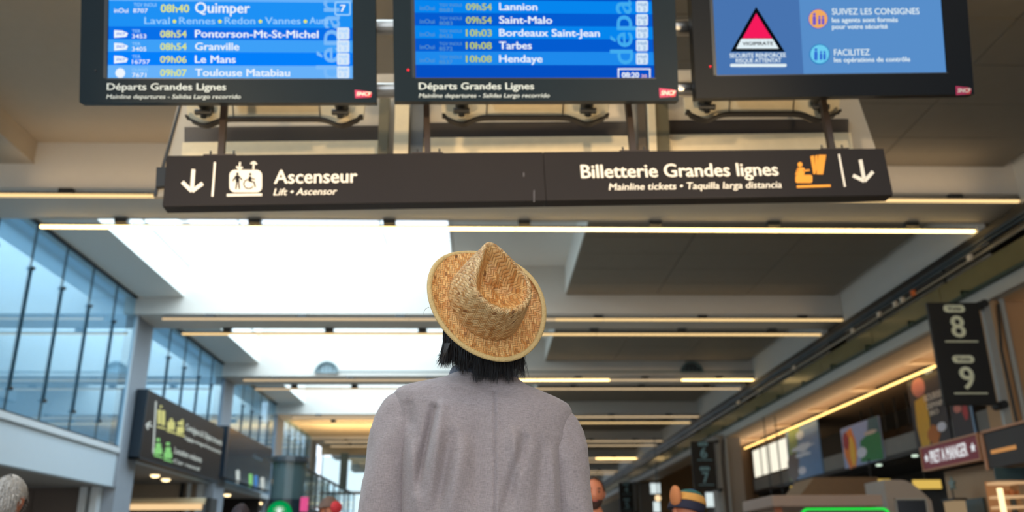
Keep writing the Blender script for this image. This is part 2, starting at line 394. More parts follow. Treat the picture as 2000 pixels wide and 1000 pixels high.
# recessed downlights
dls = [(248, 916), (303, 928), (324, 936), (420, 959), (444, 966), (455, 981), (478, 977), (512, 982)]
dlab = ['beside the white pier', 'left of the close pair under the luggage sign', 'right of the close pair under the luggage sign', 'left of the blue corner post end', 'right of the corner post', 'small one deepest in the dark shop', 'wide one in the dark shop', 'nearest the round kiosk']
for (x, y), lb in zip(dls, dlab):
    p = at(x, y, Z=4.18)
    e = thing('downlight', 'round warm soffit downlight, '+lb, 'light', p, 'shop soffit downlights')
    MB().ball((0, 0, -.01), .16, 14, (1, 1, .5)).build('diffuser', mat('warm_spot', (255, 226, 170), emit=3.5), e)
    MB().tube([(0, 0, -.005), (0, 0, .015)], .19, 16).build('trim_ring', frame_w, e)

# the two wayfinding boxes on the left wall
b1 = Board(at(272, 892, X=-10.3), (0, 1, 0), (0, 0, 1))
y0b, y1b = at(272, 892, X=-10.3).y, at(427, 941, X=-10.3).y
W1 = y1b-y0b; H1 = 2.03
s1 = thing('wayfinding_sign', 'dark wayfinding box with yellow luggage and green car pictograms on the left wall', 'sign', M=b1.M, group=None)
MB().box(0, W1, 0, H1, -.3, 0).build('housing', sign_grey, s1, bevel=.01)
MB().box(-.05, W1+.05, -.06, 0, -.32, .02).box(-.05, 0, -.06, H1, -.32, .02).build('frame', mat('blue_black_frame', (16, 34, 48), .4), s1)
yel = mat('sign_yellow', (226, 208, 120), .5); grn = mat('sign_green', (150, 220, 120), .5)
def pic_luggage(bd, par, cx, cy, w, h, m, kind):
    mb = MB()
    P = lambda pts: mb.prism([Vector(bd.loc(*p)+(.0015,)) for p in pts], (0, 0, .0015))
    P([(cx-w*.5, cy), (cx+w*.5, cy+w*.25), (cx+w*.5, cy+w*.25+3), (cx-w*.5, cy+3)])
    if kind == 'bags': P(rrect(cx-w*.45, cy-h*.8, cx-w*.05, cy-h*.1, 1)); P(rrect(cx+w*.02, cy-h*.75, cx+w*.42, cy-h*.02, 1)); P(circ(cx-w*.05, cy-h*.95, w*.15))
    if kind == 'case': P(rrect(cx-w*.42, cy-h*.6, cx+w*.42, cy, 2)); P(rrect(cx-w*.15, cy-h*.8, cx+w*.2, cy-h*.6, 1))
    if kind == 'found': P(rrect(cx-w*.4, cy-h*.45, cx+w*.4, cy+.5, 2)); P(circ(cx-w*.1, cy-h*.7, w*.22)); P(rrect(cx+w*.1, cy-h*.95, cx+w*.35, cy-h*.5, 1))
    if kind == 'car': P(rrect(cx-w*.45, cy-h*.42, cx+w*.45, cy-.5, 2)); P(rrect(cx-w*.3, cy-h*.7, cx+w*.32, cy-h*.4, 2)); P(rrect(cx-w*.22, cy-h*1.0, cx+w*.2, cy-h*.82, 1))
    return mb.build('pictogram', m, par)
for cx, cy, k in ((315, 832, 'bags'), (334, 840, 'case'), (352, 846, 'found')): pic_luggage(b1, s1, cx, cy, 17, 40 if k == 'bags' else 28, yel, k)
for cx, cy in ((309, 888), (328, 896)): pic_luggage(b1, s1, cx, cy, 17, 32, grn, 'car')
poly(b1, s1, [(303.5, 783), (306, 784), (300, 886), (297.5, 885)], tl_white, 'divider_line')
arrow(b1, s1, (286, 829), (297, 833), 8, 6, 3, tl_white)
text(b1, s1, 'Consignes & Objets trouvés', 362, 839, 433, 12, tl_white, y1=870)
text(b1, s1, 'Luggage storage & lost property', 360, 857, 431, 7, tl_white, shear=.15, y1=884)
text(b1, s1, 'Location voitures', 340, 885, 393, 12, tl_white, y1=903)
text(b1, s1, 'Car rental', 338, 903, 389, 7, tl_white, shear=.15, y1=918)
b2 = Board(at(440, 930, X=-10.3), (0, 1, 0), (0, 0, 1))
W2 = at(525, 968, X=-10.3).y-at(440, 930, X=-10.3).y; H2 = 1.95
s2 = thing('wayfinding_sign', 'second dark wall sign box, behind the luggage sign, beside the round kiosk', 'sign', M=b2.M)
MB().box(0, W2, 0, H2, -.3, 0).build('housing', mat('sign_gloss', (46, 56, 66), .15), s2, bevel=.01)
MB().box(-.35, 0, -.06, H2, -.32, .02).box(0, W2, -.06, 0, -.32, .02).build('frame', MATS['blue_black_frame'], s2)
text(b2, s2, 'Gare', 494, 893, 512, 6, mat('faded_letter', (96, 118, 130), .5))
for px, m in ((464, tl_white), (489, grn), (499, mat('sign_blue', (60, 130, 200), .5)), (512, tl_white)): poly(b2, s2, rrect(px-3, 918+(px-464)*.3, px+4, 944+(px-464)*.3, 2), m, 'pictogram')

# round coffee kiosk with a green lit roundel, gallery railing behind it
kc = at(552, 975, Y=27.6); kx = kc.x
e = thing('round_kiosk', 'dark glass cylinder kiosk with a round green lit emblem at its foot', 'kiosk', (kx, 28.2, 0))
MB().tube([(0, 0, 3.05), (0, 0, 4.2)], .52, 28).build('glass_drum', mat('dark_drum', (72, 92, 96), .12), e, smooth=False)
MB().tube([(0, 0, 4.18), (0, 0, 4.34)], [.62, .58], 28).build('cap', mat('drum_cap', (50, 56, 62), .3), e)
MB().tube([(0, 0, 0), (0, 0, 3.05)], .56, 28).build('base', mat('drum_base', (30, 44, 54), .3), e)
rd = thing('coffee_emblem', 'glowing green round coffee emblem with a white crowned figure', 'sign', (at(545, 1003, Y=27.1).x, 27.1, at(545, 1003, Y=27.1).z))
MB().tube([(0, 0, 0), (0, .12, 0)], .36, 28).build('roundel', mat('green_glow', (0, 150, 75), emit=1.0), rd)
wm = mat('white_glow', (235, 250, 240), emit=1.0)
fig = MB()
for a in range(-3, 4):
    t = math.radians(a*24); fig.prism([Vector((math.sin(t)*.1-.03*math.cos(t), -.012, math.cos(t)*.1)), Vector((math.sin(t)*.24, -.012, math.cos(t)*.24)), Vector((math.sin(t)*.1+.03*math.cos(t), -.012, math.cos(t)*.1))], (0, .01, 0))
fig.ball((0, -.012, .03), .07, 10, (1, .1, 1)).prism([Vector((-.12, -.012, -.22)), Vector((.12, -.012, -.22)), Vector((.06, -.012, -.04)), Vector((-.06, -.012, -.04))], (0, .01, 0))
fig.build('crowned_figure', wm, rd)
tag(MB().box(-6.9, -6.0, 28.9, 43, 0, 3.0).build('gallery_block', mat('gallery_block', (70, 72, 74), .6)), 'long dark block carrying the gallery railing behind the round kiosk', 'platform')
rl = thing('gallery_railing', 'dark green metal railing running back from the round kiosk', 'railing', (-6.0, 28.9, 3.0))
gm = mat('railing_green', (28, 44, 42), .4)
MB().box(-.03, .03, 0, 13.2, 1.15, 1.24).build('handrail', gm, rl)
for i, y in enumerate((.3, 1.3, 2.5, 3.6, 4.9, 6.1, 7.4, 8.8, 10.2, 11.6, 13.1)):
    wd = .11 if i in (3,) else .05
    MB().box(-.03, .03, y-wd, y+wd, 0, 1.16).build('post', gm, rl)
for y0, y1 in ((.4, 3.5), (3.7, 7.3), (7.5, 13.0)): MB().box(-.008, .008, y0, y1, .05, 1.1).build('glass_panel', clear, rl)
tag(MB().box(-5.4, -5.0, 40.5, 41, 0, 4.2).build('grey_pillar', darkg), 'short dark pillar at the far end of the gallery railing', 'pillar')
ph = thing('phone_sign', 'small pink lit sign low behind the cap wearer', 'sign', (at(594, 985, Y=26).x, 26, at(594, 985, Y=26).z))
MB().box(-.11, .11, -.04, .04, -.2, .2).build('lit_face', mat('pink_lit', (235, 90, 150), emit=.9), ph, bevel=.03); MB().box(-.03, .03, -.02, .02, -ph.location.z, -.2).build('post', dark, ph)

# ------------------------------------------------------------------ duct rings and pipe on the third beam
for x, lb in ((-6.42, 'pale round duct opening high on the third beam, left of the man in the hat'), (8.63, 'dark round duct opening high on the third beam, at the right end of its pipe')):
    e = thing('duct_opening', lb, 'duct', (x, 35.45, 8.52))
    n = 24; rg = []; R1, R2 = .48, .40
    mb = MB()
    arc = [(math.cos(math.pi*i/n), math.sin(math.pi*i/n)) for i in range(n+1)]
    mb.prism([Vector((a*R1, 0, b*R1)) for a, b in arc]+[Vector((a*R2, 0, b*R2)) for a, b in arc[::-1]], (0, -.16, 0))
    mb.build('ring', mat('duct_grey', (88, 108, 112), .5), e)
    MB().prism([Vector((a*R2, -.02, b*R2)) for a, b in arc], (0, -.03, 0)).build('grille', mat('duct_grille', (140, 160, 168), .5) if x < 0 else darkg, e)
    for i in range(4): MB().box(-.28+i*.16, -.24+i*.16, -.09, -.05, .02, .30).build('grille_bar', MATS['duct_grey'], e)
tag(MB().tube([(-5.9, 35.3, 8.56), (11.2, 35.3, 8.56)], .035, 10).build('ceiling_pipe', MATS['duct_grey']), 'thin horizontal pipe running between the two duct openings on the third beam', 'pipe')

# ------------------------------------------------------------------ right side: cable tray, canopy, mezzanine
ct = thing('cable_tray', 'black cable tray loaded with pipes running the length of the right wall', 'cable tray', (10.95, 8, 7.4))
LT = 82
MB().box(-.12, .12, 0, LT, .38, .56).build('cable_bundle', mat('black_cable', (20, 18, 18), .5), ct, bevel=.03)
MB().tube([(-.12, 0, .34), (-.12, LT, .34)], .035, 8).build('pipe', mat('blue_grey_pipe', (52, 68, 78), .45), ct)
MB().tube([(-.14, 0, .24), (-.14, LT, .24)], .03, 8).build('pipe', MATS['blue_grey_pipe'], ct)
MB().box(-.1, .1, 0, LT, .1, .2).build('rail', dark, ct)
MB().tube([(-.13, 0, .06), (-.13, LT, .06)], .03, 8).build('pipe', mat('pale_pipe', (150, 140, 120), .35), ct)
for i, px in enumerate((1842, 1806, 1818, 1780, 1733, 1626, 1510, 1940)):
    y = at(px, 500+(1842-px)*.62, X=10.8).y-8
    yy = {1842: 20.6, 1806: 21.6, 1818: 21.2, 1780: 22.6, 1733: 24.4, 1626: 29.5, 1510: 36.5, 1940: 17.9}[px]-8
    MB().box(-.22, -.13, yy-.06, yy+.06, .02, .16).build('junction_box', mat('white_plastic', (214, 205, 190), .5) if px != 1842 else mat('orange_plastic', (214, 110, 50), .5), ct, bevel=.01)
for i in range(22):
    MB().box(-.03, .0, i*3.6+.5, i*3.6+.56, -.05, .5).build('hanger', dark, ct)
cn = thing('glass_canopy_edge', 'olive tinted glass strip with green brackets below the cable tray', 'canopy', (10.95, 8, 6.85))
for i in range(20): MB().box(0, .03, i*3.9+.02, i*3.9+3.88, .02, .52).build('glass_strip', mat('olive_glass', (120, 112, 78), .18, var=.2, vs=1.2), cn)
for i in range(26):
    MB().box(-.22, 0, i*2.6, i*2.6+.05, -.02, .04).box(-.22, -.17, i*2.6, i*2.6+.05, -.14, .04).build('bracket', mat('green_bracket', (38, 58, 44), .5), cn)
MB().box(-.05, .06, 0, LT-4, -.04, .03).build('edge_rail', MATS['green_bracket'], cn)
struct(MB().box(11.0, 11.2, 8, 90, 6.52, 6.82).build('wall_right_beam', mat('pale_grey_beam', (172, 172, 166), .6)))
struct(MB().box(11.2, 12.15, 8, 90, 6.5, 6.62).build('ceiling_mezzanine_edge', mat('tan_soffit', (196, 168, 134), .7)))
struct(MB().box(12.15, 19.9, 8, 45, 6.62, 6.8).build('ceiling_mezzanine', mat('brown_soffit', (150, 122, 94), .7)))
for i in range(6): tag(MB().box(12.16, 13.05, 20+i*4.2, 20.3+i*4.2, 6.5, 6.62).build('soffit_rib', MATS['tan_soffit']), 'tan cross rib under the mezzanine soffit, %s counted from the Voie 8 and 9 sign' % ['first', 'second', 'third', 'fourth', 'fifth', 'sixth'][i], 'rib', 'cross ribs under the mezzanine soffit')
ll = thing('mezzanine_light', 'unbroken warm line of light running below the mezzanine soffit at right', 'light', (13.12, 18, 6.47))
for i in range(9): MB().box(-.03, .03, i*2.9+.02, i*2.9+2.88, -.02, .03).build('tube', mat('warm_line', (255, 206, 120), emit=3), ll)
MB().box(-.05, .05, 0, 26.1, .03, .06).build('housing', darkg, ll)

# mezzanine front in the plane x=13.4
MX = 13.4
bm_ = Board((MX, 44, 4.4), (0, -1, 0), (0, 0, 1))
fr = thing('mezzanine_parapet', 'grey concrete mezzanine parapet under the warm light line', 'parapet', M=bm_.M)
conc = mat('grey_concrete', (112, 114, 112), .7, var=.12, vs=2)
MB().box(0, 34, .02, .55, -.2, 0).build('parapet', conc, fr)
for u in (6.4, 11.3, 17.2, 24): MB().box(u, u+1.7, .55, 1.15, -.25, -.04).build('parapet_panel', mat('glassy_grey', (120, 132, 134), .3), fr)
MB().box(0, 34, -.12, .02, -.3, .0).build('edge_beam', dark, fr)
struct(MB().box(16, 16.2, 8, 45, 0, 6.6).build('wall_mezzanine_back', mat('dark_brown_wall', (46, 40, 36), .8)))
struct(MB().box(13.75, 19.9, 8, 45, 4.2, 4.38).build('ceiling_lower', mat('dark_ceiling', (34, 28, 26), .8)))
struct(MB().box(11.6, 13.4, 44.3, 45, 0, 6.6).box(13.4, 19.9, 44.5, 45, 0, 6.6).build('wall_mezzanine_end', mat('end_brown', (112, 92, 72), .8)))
wn = thing('window_7', 'bright mezzanine windows', 'window', (MX, 43.8, 4.95)); del wn['category']; struct(wn)
for i in range(4): MB().box(0, .03, -(i*1.3+1.2), -(i*1.3+.1), .08, 1.35).build('glass_pane', mat('bright_window', (255, 248, 226), emit=1.05), wn)
for i in range(5): MB().box(-.02, .05, -(i*1.3+.08), -(i*1.3-.02), 0, 1.5).build('window_frame', darkg, wn)
def poster(corners, base, label, items, lit_=.55):
    """an upright printed panel in the mezzanine plane; corners are its top-left, top-right, bottom-right, bottom-left"""
    bd = bm_
    e = thing('advertising_panel', label, 'poster', M=bd.M)
    P = [Vector(bd.loc(*c)+(.03,)) for c in corners]
    us = (P[0].x+P[3].x)/2, (P[1].x+P[2].x)/2; vs = (P[2].y+P[3].y)/2, (P[0].y+P[1].y)/2
    MB().box(us[0], us[1], vs[0], vs[1], .005, .06).build('panel', base, e)
    for k, (pts, m) in enumerate(items):
        Q = [Vector((us[0]+(us[1]-us[0])*a, vs[0]+(vs[1]-vs[0])*b, .062+.002*k)) for a, b in pts]
        MB().prism(Q, (0, 0, .0015)).build('printed_shape', m, e)
    return e, us, vs
pm = lambda n, c: mat('print_'+n, c, .35, var=.12, vs=5)
def blob(cx, cy, rx, ry, n=16, j=.0, s=0):
    rr = random.Random(s); return [(cx+rx*math.cos(2*math.pi*i/n)*(1+rr.uniform(-j, j)), cy+ry*math.sin(2*math.pi*i/n)*(1+rr.uniform(-j, j))) for i in range(n)]
poster([(1534, 836), (1600, 816), (1608, 925), (1548, 940)], pm('steel_blue', (92, 132, 178)), 'blue and leafy green advertising panel next to the bright mezzanine windows',
       [([(0, .3), (.12, 1), (.5, 1), (.3, .5), (.2, .0), (0, 0)], pm('leaf', (120, 150, 90))), (blob(.15, .25, .2, .28, j=.2, s=1), pm('earth', (84, 72, 66))),
        (blob(.45, .78, .12, .08, j=.2, s=5), pm('cloud', (190, 208, 226))), (blob(.5, .55, .3, .07, j=.3, s=2), pm('cloud', (190, 208, 226))), (blob(.5, .42, .24, .04, j=.3, s=3), pm('cloud', (190, 208, 226))), (blob(.42, .14, .12, .07), pm('badge', (205, 212, 228)))])
poster([(1643, 838), (1720, 812), (1728, 897), (1655, 915)], pm('violet_grey', (150, 165, 205)), 'advertising panel with orange shapes and a green field, middle of the mezzanine',
       [(blob(.22, .45, .17, .5, j=.15, s=4), pm('flame', (226, 130, 60))), (blob(.12, .66, .09, .2, j=.2, s=6), pm('wine', (160, 50, 60))), (blob(.26, .4, .08, .35, j=.2, s=8), pm('yellow', (232, 186, 70))),
        ([(.45, .05), (1, 0), (1, .62), (.75, .68), (.5, .55)], pm('green', (28, 120, 66))), ([(.7, .7), (1, .6), (1, 1), (.75, 1)], pm('teal', (50, 92, 104))), (blob(.78, .68, .17, .05, j=.2, s=9), pm('sand', (196, 176, 160))), (blob(.5, .28, .13, .13), pm('badge', (205, 212, 228)))])
e3, us, vs = poster([(1772, 732), (1838, 706), (1862, 860), (1796, 880)], pm('navy', (28, 32, 48)), 'tall dark advertising panel with a pink face and yellow figure behind the Voie 8 sign',
       [(blob(.32, .78, .2, .13, j=.05, s=3), pm('skin', (196, 120, 110))), ([(.1, .3), (.15, .62), (.5, .66), (.5, .3), (.4, .02), (.15, .02)], pm('mustard', (206, 160, 40))), (blob(.55, .12, .16, .14, j=.2, s=2), pm('amber', (176, 100, 30))),
        (blob(.7, .95, .16, .05, j=.3, s=4), pm('cloud', (190, 208, 226))), (blob(.8, .2, .13, .06), pm('badge', (205, 212, 228)))])
def flat_text(par, body, u0, u1, v, cap, m, z=.075, bold=.02):
    V, Fc = text_mesh(body, bold*.8); mn = min(p.x for p in V); mx = max(p.x for p in V)
    me = bpy.data.meshes.new('lettering'); me.from_pydata([(u0+(p.x-mn)/(mx-mn)*(u1-u0), v+p.y*cap/CAPH, z+p.z*.003) for p in V], [], Fc); me.materials.append(m)
    return link('lettering', me, par)
U = lambda a: us[0]+(us[1]-us[0])*a
Vv = lambda b: vs[0]+(vs[1]-vs[0])*b
flat_text(e3, 'NOURRIR', U(.45), U(.98), Vv(.56), .2, tl_white); flat_text(e3, 'DEMAIN', U(.5), U(.98), Vv(.46), .16, tl_white); flat_text(e3, 'BIO', U(.55), U(.8), Vv(.37), .14, tl_white)
poster([(1858, 790), (1900, 775), (1912, 850), (1870, 862)], pm('ink', (20, 24, 46)), 'narrow navy advertising panel with a red figure behind the Voie 9 sign',
       [(blob(.35, .82, .18, .12, j=.1, s=3), pm('skin', (196, 120, 110))), (blob(.68, .7, .12, .25, j=.2, s=4), pm('red', (170, 40, 56))), ([(.92, 0), (1, 0), (1, 1), (.92, 1)], pm('sky', (110, 150, 190)))])
# dark hanging lattice behind the light line
lt = thing('hanging_planter', 'dark brown hanging lattice with foliage under the mezzanine soffit', 'planter', (14.6, 31, 5.2))
MB().box(-.3, .3, -2.6, 2.6, 0, .25).build('tray', mat('dark_wood', (40, 28, 24), .7), lt)
for i in range(6): MB().tube([(0, -2.4+i*.95, .25), (0, -2.4+i*.95, 1.42)], .03, 6).build('rod', dark, lt)
fo = MB()
for i in range(260):
    p = Vector((random.uniform(-.35, .35), random.uniform(-2.7, 2.7), random.uniform(-.3, .3))); d = Vector((random.gauss(0, 1), random.gauss(0, 1), random.gauss(0, 1))).normalized()*.16
    q = d.cross(Vector((random.gauss(0, 1), .3, 1))).normalized()*.05
    b = len(fo.v); fo.v += [p, p+d*.5+q, p+d, p+d*.5-q]; fo.f.append([b, b+1, b+2, b+3])
fo.build('foliage', mat('dark_foliage', (52, 44, 34), .7), lt)
bs_ = thing('menu_screen', 'small blue lit screen far inside the mezzanine', 'screen', (15.88, 29.6, 5.95)); MB().box(0, .05, -.35, .35, -.13, .13).build('lit_face', mat('menu_blue', (90, 150, 200), emit=.8), bs_); MB().box(.05, .1, -.4, .4, -.17, .17).build('housing', dark, bs_)

# columns beside the platform signs
for i, (x0, x1, y) in enumerate(((10.75, 12.9, 17.9), (10.55, 11.75, 40.0), (10.8, 12.3, 64.6))):
    lb = ['tan column behind the Voie 8 and 9 sign', 'grey column beside the Voie 6 and 7 sign', 'far grey column beside the Voie 4 and 5 sign'][i]
    e = thing('column', lb, 'column', (x0, y, 0))
    MB().box(.35 if i == 0 else 0, x1-x0, 0, 1.0, 0, 6.6).build('shaft', mat('tan_column', (172, 134, 96), .7) if i == 0 else mat('grey_column', (140, 132, 124), .7), e, bevel=.01)
    MB().box(.05, .2, -.1, .02, 0, 6.5).build('edge_profile', mat('pale_profile', (150, 152, 150), .4), e)
    MB().tube([(.48, -.1, 0), (.48, -.1, 6.5)], .055, 12).build('drain_pipe', mat('pale_profile', (150, 152, 150), .4), e)
    MB().tube([(.3, -.08, 0), (.32, -.08, 3), (.28, -.08, 5.4), (.4, -.08, 6.4)], .03, 8).build('cable', dark, e)
# hanging Voie banners
lightg = mat('banner_letter', (226, 232, 206), .5, var=.02); bl2 = mat('banner_letter_blue', (132, 176, 190), .5)
def banner(Y, x0, x1, z0, z1, n1, n2, label, m):
    e = thing('platform_sign', label, 'sign', M=Matrix.Translation((x0, Y, z0)) @ Matrix.Rotation(math.pi/2, 4, 'X'))
    W, H = x1-x0, z1-z0
    MB().box(0, W, 0, H, -.08, 0).build('panel', mat('banner_black', (16, 16, 16), .5), e, bevel=.008)
    MB().box(W, W+.12, H-.06, H+.02, -.06, -.02).box(W, W+.12, -.02, .06, -.06, -.02).build('bracket', dark, e)
    for vv_ in (.02, H-.02): MB().tube([(W+.14, vv_, .03), (W+.14, vv_, -.32)], .085, 12).build('wall_fixing', dark, e)
    for k, d in enumerate((n1, n2)):
        vb = H*(.5 if k == 0 else 0)
        pl = [Vector((a, b, .002)) for a, b in rrect(W*.3, vb+H*.40, W*.72, vb+H*.475, H*.037)]
        MB().prism(pl, (0, 0, .002)).build('name_pill', m, e)
        flat_text(e, 'Voie', W*.38, W*.64, vb+H*.42, H*.04, MATS['banner_black'], z=.006)
        flat_text(e, d, W*.38, W*.66, vb+H*.155, H*.205, m, z=.004, bold=.03)
        MB().box(W*.22, W*.86, vb+H*.105, vb+H*.118, .001, .004).build('underline', m, e)
banner(17.6, 9.47, 10.58, 4.17, 6.37, '8', '9', 'large black hanging platform sign reading Voie 8 and Voie 9', lightg)
banner(39.6, 9.36, 10.42, 4.12, 6.28, '6', '7', 'black platform sign reading Voie 6 and Voie 7, middle one on the right', bl2)
banner(64.0, 9.70, 10.72, 4.4, 6.5, '4', '5', 'small far platform sign reading Voie 4 and Voie 5', bl2)

# food kiosk with the dark red sign
KX = 8.5
kb = Board(at(1805, 918, X=KX), (0, -1, 0), (0, 0, 1))
ps = thing('shop_sign', 'dark red shop sign with white lettering and two stars', 'sign', M=kb.M)
wk = at(1805, 918, X=KX).y-at(1915, 895, X=KX).y; hk = .40
maroon = mat('maroon_sign', (128, 26, 46), .4, var=.1); tanf = mat('tan_frame', (176, 130, 100), .5)
MB().box(0, wk, 0, hk, -.12, 0).build('panel', maroon, ps)
MB().box(-.03, wk+.03, -.03, 0, -.13, .015).box(-.03, wk+.03, hk, hk+.03, -.13, .015).box(-.03, 0, 0, hk, -.13, .015).box(wk, wk+.03, 0, hk, -.13, .015).build('frame', tanf, ps)
flat_text(ps, 'PRET A MANGER', wk*.17, wk*.83, hk*.22, hk*.56, mat('white_letters', (240, 242, 245), emit=.85), z=.012, bold=.03)
def star(cx, cy, r, z): return [Vector((cx+(r if i % 2 == 0 else r*.45)*math.sin(math.pi*i/5), cy+(r if i % 2 == 0 else r*.45)*math.cos(math.pi*i/5), z)) for i in range(10)]
for c in (.09, .92): MB().prism(star(wk*c, hk*.5, .085, .004), (0, 0, .008)).build('star', MATS['white_letters'], ps)
ks = thing('food_kiosk', 'food kiosk with a charcoal fascia edged in copper beside the dark red shop sign', 'kiosk', (KX, 8, 0))
char = mat('charcoal_board', (50, 46, 46), .6)
ty = at(1915, 850, X=KX).y-8
MB().box(0, .15, 0, ty-.05, 2.62, 3.2).build('fascia', char, ks)
MB().box(-.03, .18, 0, ty-.02, 3.2, 3.24).box(-.03, 0, ty-.07, ty-.02, 2.6, 3.24).build('copper_edge', tanf, ks)
MB().box(.25, .5, ty-.4, ty+1.9, 0, 2.75).build('pier', mat('beige_pier', (150, 124, 96), .7), ks)
MB().box(2.8, 3, -2, ty, 0, 3.1).box(.2, 3, -2, ty, 3.1, 3.2).build('back_wall', mat('kiosk_inner', (36, 28, 24), .7), ks)
MB().box(-.02, .0, ty-.95, ty-.25, 2.84, 2.9).build('copper_bar', mat('copper_glow', (226, 160, 96), emit=.7), ks)  # copper bar on the fascia, its shine put in as emission
MB().box(.2, .24, ty+.65, ty+1.25, 1.5, 2.2).build('menu_board', mat('menu_slate', (58, 74, 80), .4), ks)
MB().box(.2, .24, ty-.25, ty+.35, 1.3, 2.25).build('menu_board', mat('menu_slate', (58, 74, 80), .4), ks)
qa = at(1948, 950, Y=14.35)-Vector((KX, 8, 0)); qb = at(2010, 990, Y=14.35)-Vector((KX, 8, 0))
MB().box(qa.x, qb.x+.6, qa.y+.3, qa.y+.35, qb.z-.6, qa.z+.1).build('lit_back_panel', mat('shelf_back_glow', (176, 120, 76), emit=.7), ks)  # lamplight on the back panel put in as emission
for z_ in (qa.z+.06, (qa.z+qb.z)/2, qb.z): MB().box(qa.x, qb.x+.6, qa.y, qa.y+.3, z_-.02, z_+.02).build('shelf', mat('shelf_glow', (236, 190, 140), emit=.75), ks)  # shelves glow by emission in place of lamplight falling on them
MB().box(qa.x-.02, qa.x+.05, qa.y-.05, qa.y, qb.z-.7, qa.z-.03).build('lamp_tube', mat('lamp_cream', (255, 226, 170), emit=1.8), ks)
MB().box(qa.x+.0, qb.x+.6, qa.y-.02, qa.y+.02, qa.z+.1, qa.z+.3).build('glass_hood', mat('hood_teal', (60, 78, 82), .2), ks)
for k_ in range(5): MB().ball((qa.x+.16+k_*.13, qa.y+.12, (qa.z+qb.z)/2+.075+.16*(k_ % 2)*0), .055, 10, (1, 1.2, .9)).build('bun', mat('bread', (170, 104, 62), .7), ks)
for i in range(0):
    tag(MB().ball((KX+1.15, 8+2.2+i*.75, 1.50+.35*(i % 2)), .11, 10, (1, 1.2, .9)).build('bread_loaf', mat('bread', (190, 130, 80), .7)), 'round golden loaf on the lit kiosk shelf', 'bread', 'loaves on the kiosk shelves')
# star lantern
lp_ = at(1858, 945, X=KX-.1)
ln = thing('star_lantern', 'hanging lantern under a metal star beside the kiosk pier', 'lantern', lp_)
MB().prism([Vector((p.x*0, p.x, p.y)) for p in star(0, 0, .13, 0)], (.03, 0, 0)).build('star', mat('pewter', (120, 140, 138), .35, metal=.6), ln)
MB().tube([(0, 0, -.1), (0, .0, -.28)], .015, 6).build('stem', dark, ln)
MB().box(-.1, .1, -.2, .2, -.72, -.28).build('glass_body', mat('lantern_glow', (200, 170, 130), emit=.5), ln, bevel=.02)
MB().box(-.12, .12, -.22, .22, -.30, -.26).box(-.12, .12, -.22, .22, -.74, -.70).build('frame', dark, ln)

# concourse clutter low at the right
p = at(1650, 992, Y=12)
gs = thing('rounded_screen', 'rounded dark screen outlined in bright green light at the bottom edge', 'screen', (p.x, 12, p.z))
out = rrect(-.6, -.75, .6, .0, .09, 6); inn = rrect(-.575, -.73, .575, -.03, .075, 6)
MB().prism([Vector((a, 0, b)) for a, b in out], (0, .1, 0)).build('housing', dark, gs)
MB().prism([Vector((a, -.01, b)) for a, b in out]+[Vector((out[0][0], -.01, out[0][1]))]+[Vector((inn[0][0], -.01, inn[0][1]))]+[Vector((a, -.01, b)) for a, b in inn[::-1]], (0, .02, 0)).build('light_frame', mat('green_led', (30, 225, 70), emit=1.1), gs)
MB().prism([Vector((a, -.004, b)) for a, b in inn], (0, .01, 0)).build('display', mat('green_display', (96, 110, 84), emit=.5), gs)
p = at(1510, 992, Y=13.5); p2 = at(1722, 966, Y=13.5)
cp = thing('stall_roof', 'flat taupe stall roof above the green outlined screen', 'roof', (p.x, 13.5, 0))
MB().box(0, p2.x-p.x, 0, 1.6, p2.z-.17, p2.z).build('roof_slab', mat('taupe_roof', (140, 122, 112), .6), cp, bevel=.02)
for x in (.1, p2.x-p.x-.2): MB().box(x, x+.1, .2, .3, 0, p2.z-.17).build('post', mat('orange_post', (170, 96, 52), .5), cp)
p = at(1580, 940, Y=24)
tag(MB().prism([Vector((p.x-1.0, 24, 0)), Vector((p.x+1.9, 24, 0)), Vector((p.x+1.9, 24, p.z+.1)), Vector((p.x+.15, 24, p.z+.1)), Vector((p.x-.45, 24, p.z-.55)), Vector((p.x-1.0, 24, p.z-.8))], (0, 1.5, 0)).build('angled_partition', mat('partition_brown', (130, 104, 78), .7)), 'brown angled partition under the mezzanine behind the stall roof', 'partition')
for i, (x, y, sx) in enumerate(((1706, 943, .42), (1812, 945, .3), (1560, 955, .22))):
    p = at(x, y, Y=(29.5, 27, 37)[i])
    e = thing('yellow_light_box', 'glowing yellow panel under the mezzanine, %s' % ('above the arched kiosk' if i == 0 else 'beside the beige kiosk pier' if i == 1 else 'behind the angled partition'), 'light', p)
    MB().box(-sx*1.4, sx*1.4, 0, .1, -.14, .12).build('lit_face', mat('yellow_panel', (236, 196, 96), emit=.85), e); MB().box(-sx*1.45, sx*1.45, .1, .16, -.18, .16).build('housing', dark, e); MB().box(-.02, .02, .11, .15, .16, 4.38-p.z).build('rod', dark, e)
for i, (x, y) in enumerate(((1717, 910), (1787, 892), (1508, 982), (1530, 973))):
    p = at(x, y, Z=4.14) if i < 2 else at(x, y, Y=34)
    e = thing('spot_lamp', 'small pale spot lamp in the dark ceiling, %s' % ['below the orange and green poster', 'left of the dark red sign', 'lower of the two beside the stall roof', 'upper of the two beside the stall roof'][i], 'light', p)
    MB().tube([(0, 0, 0), (0, 0, .05)], .09 if i < 2 else .22, 12).build('diffuser', mat('pale_spot', (214, 236, 214), emit=1.3), e); MB().tube([(0, 0, .05), (0, 0, .06 if i < 2 else 6.5-p.z)], .1 if i < 2 else .02, 12).build('housing', dark, e)
p = at(1765, 937, Y=15)
ar = thing('arched_kiosk', 'grey arched booth with a dark display under a rounded top', 'kiosk', (p.x, 15, 0))
tp = p.z
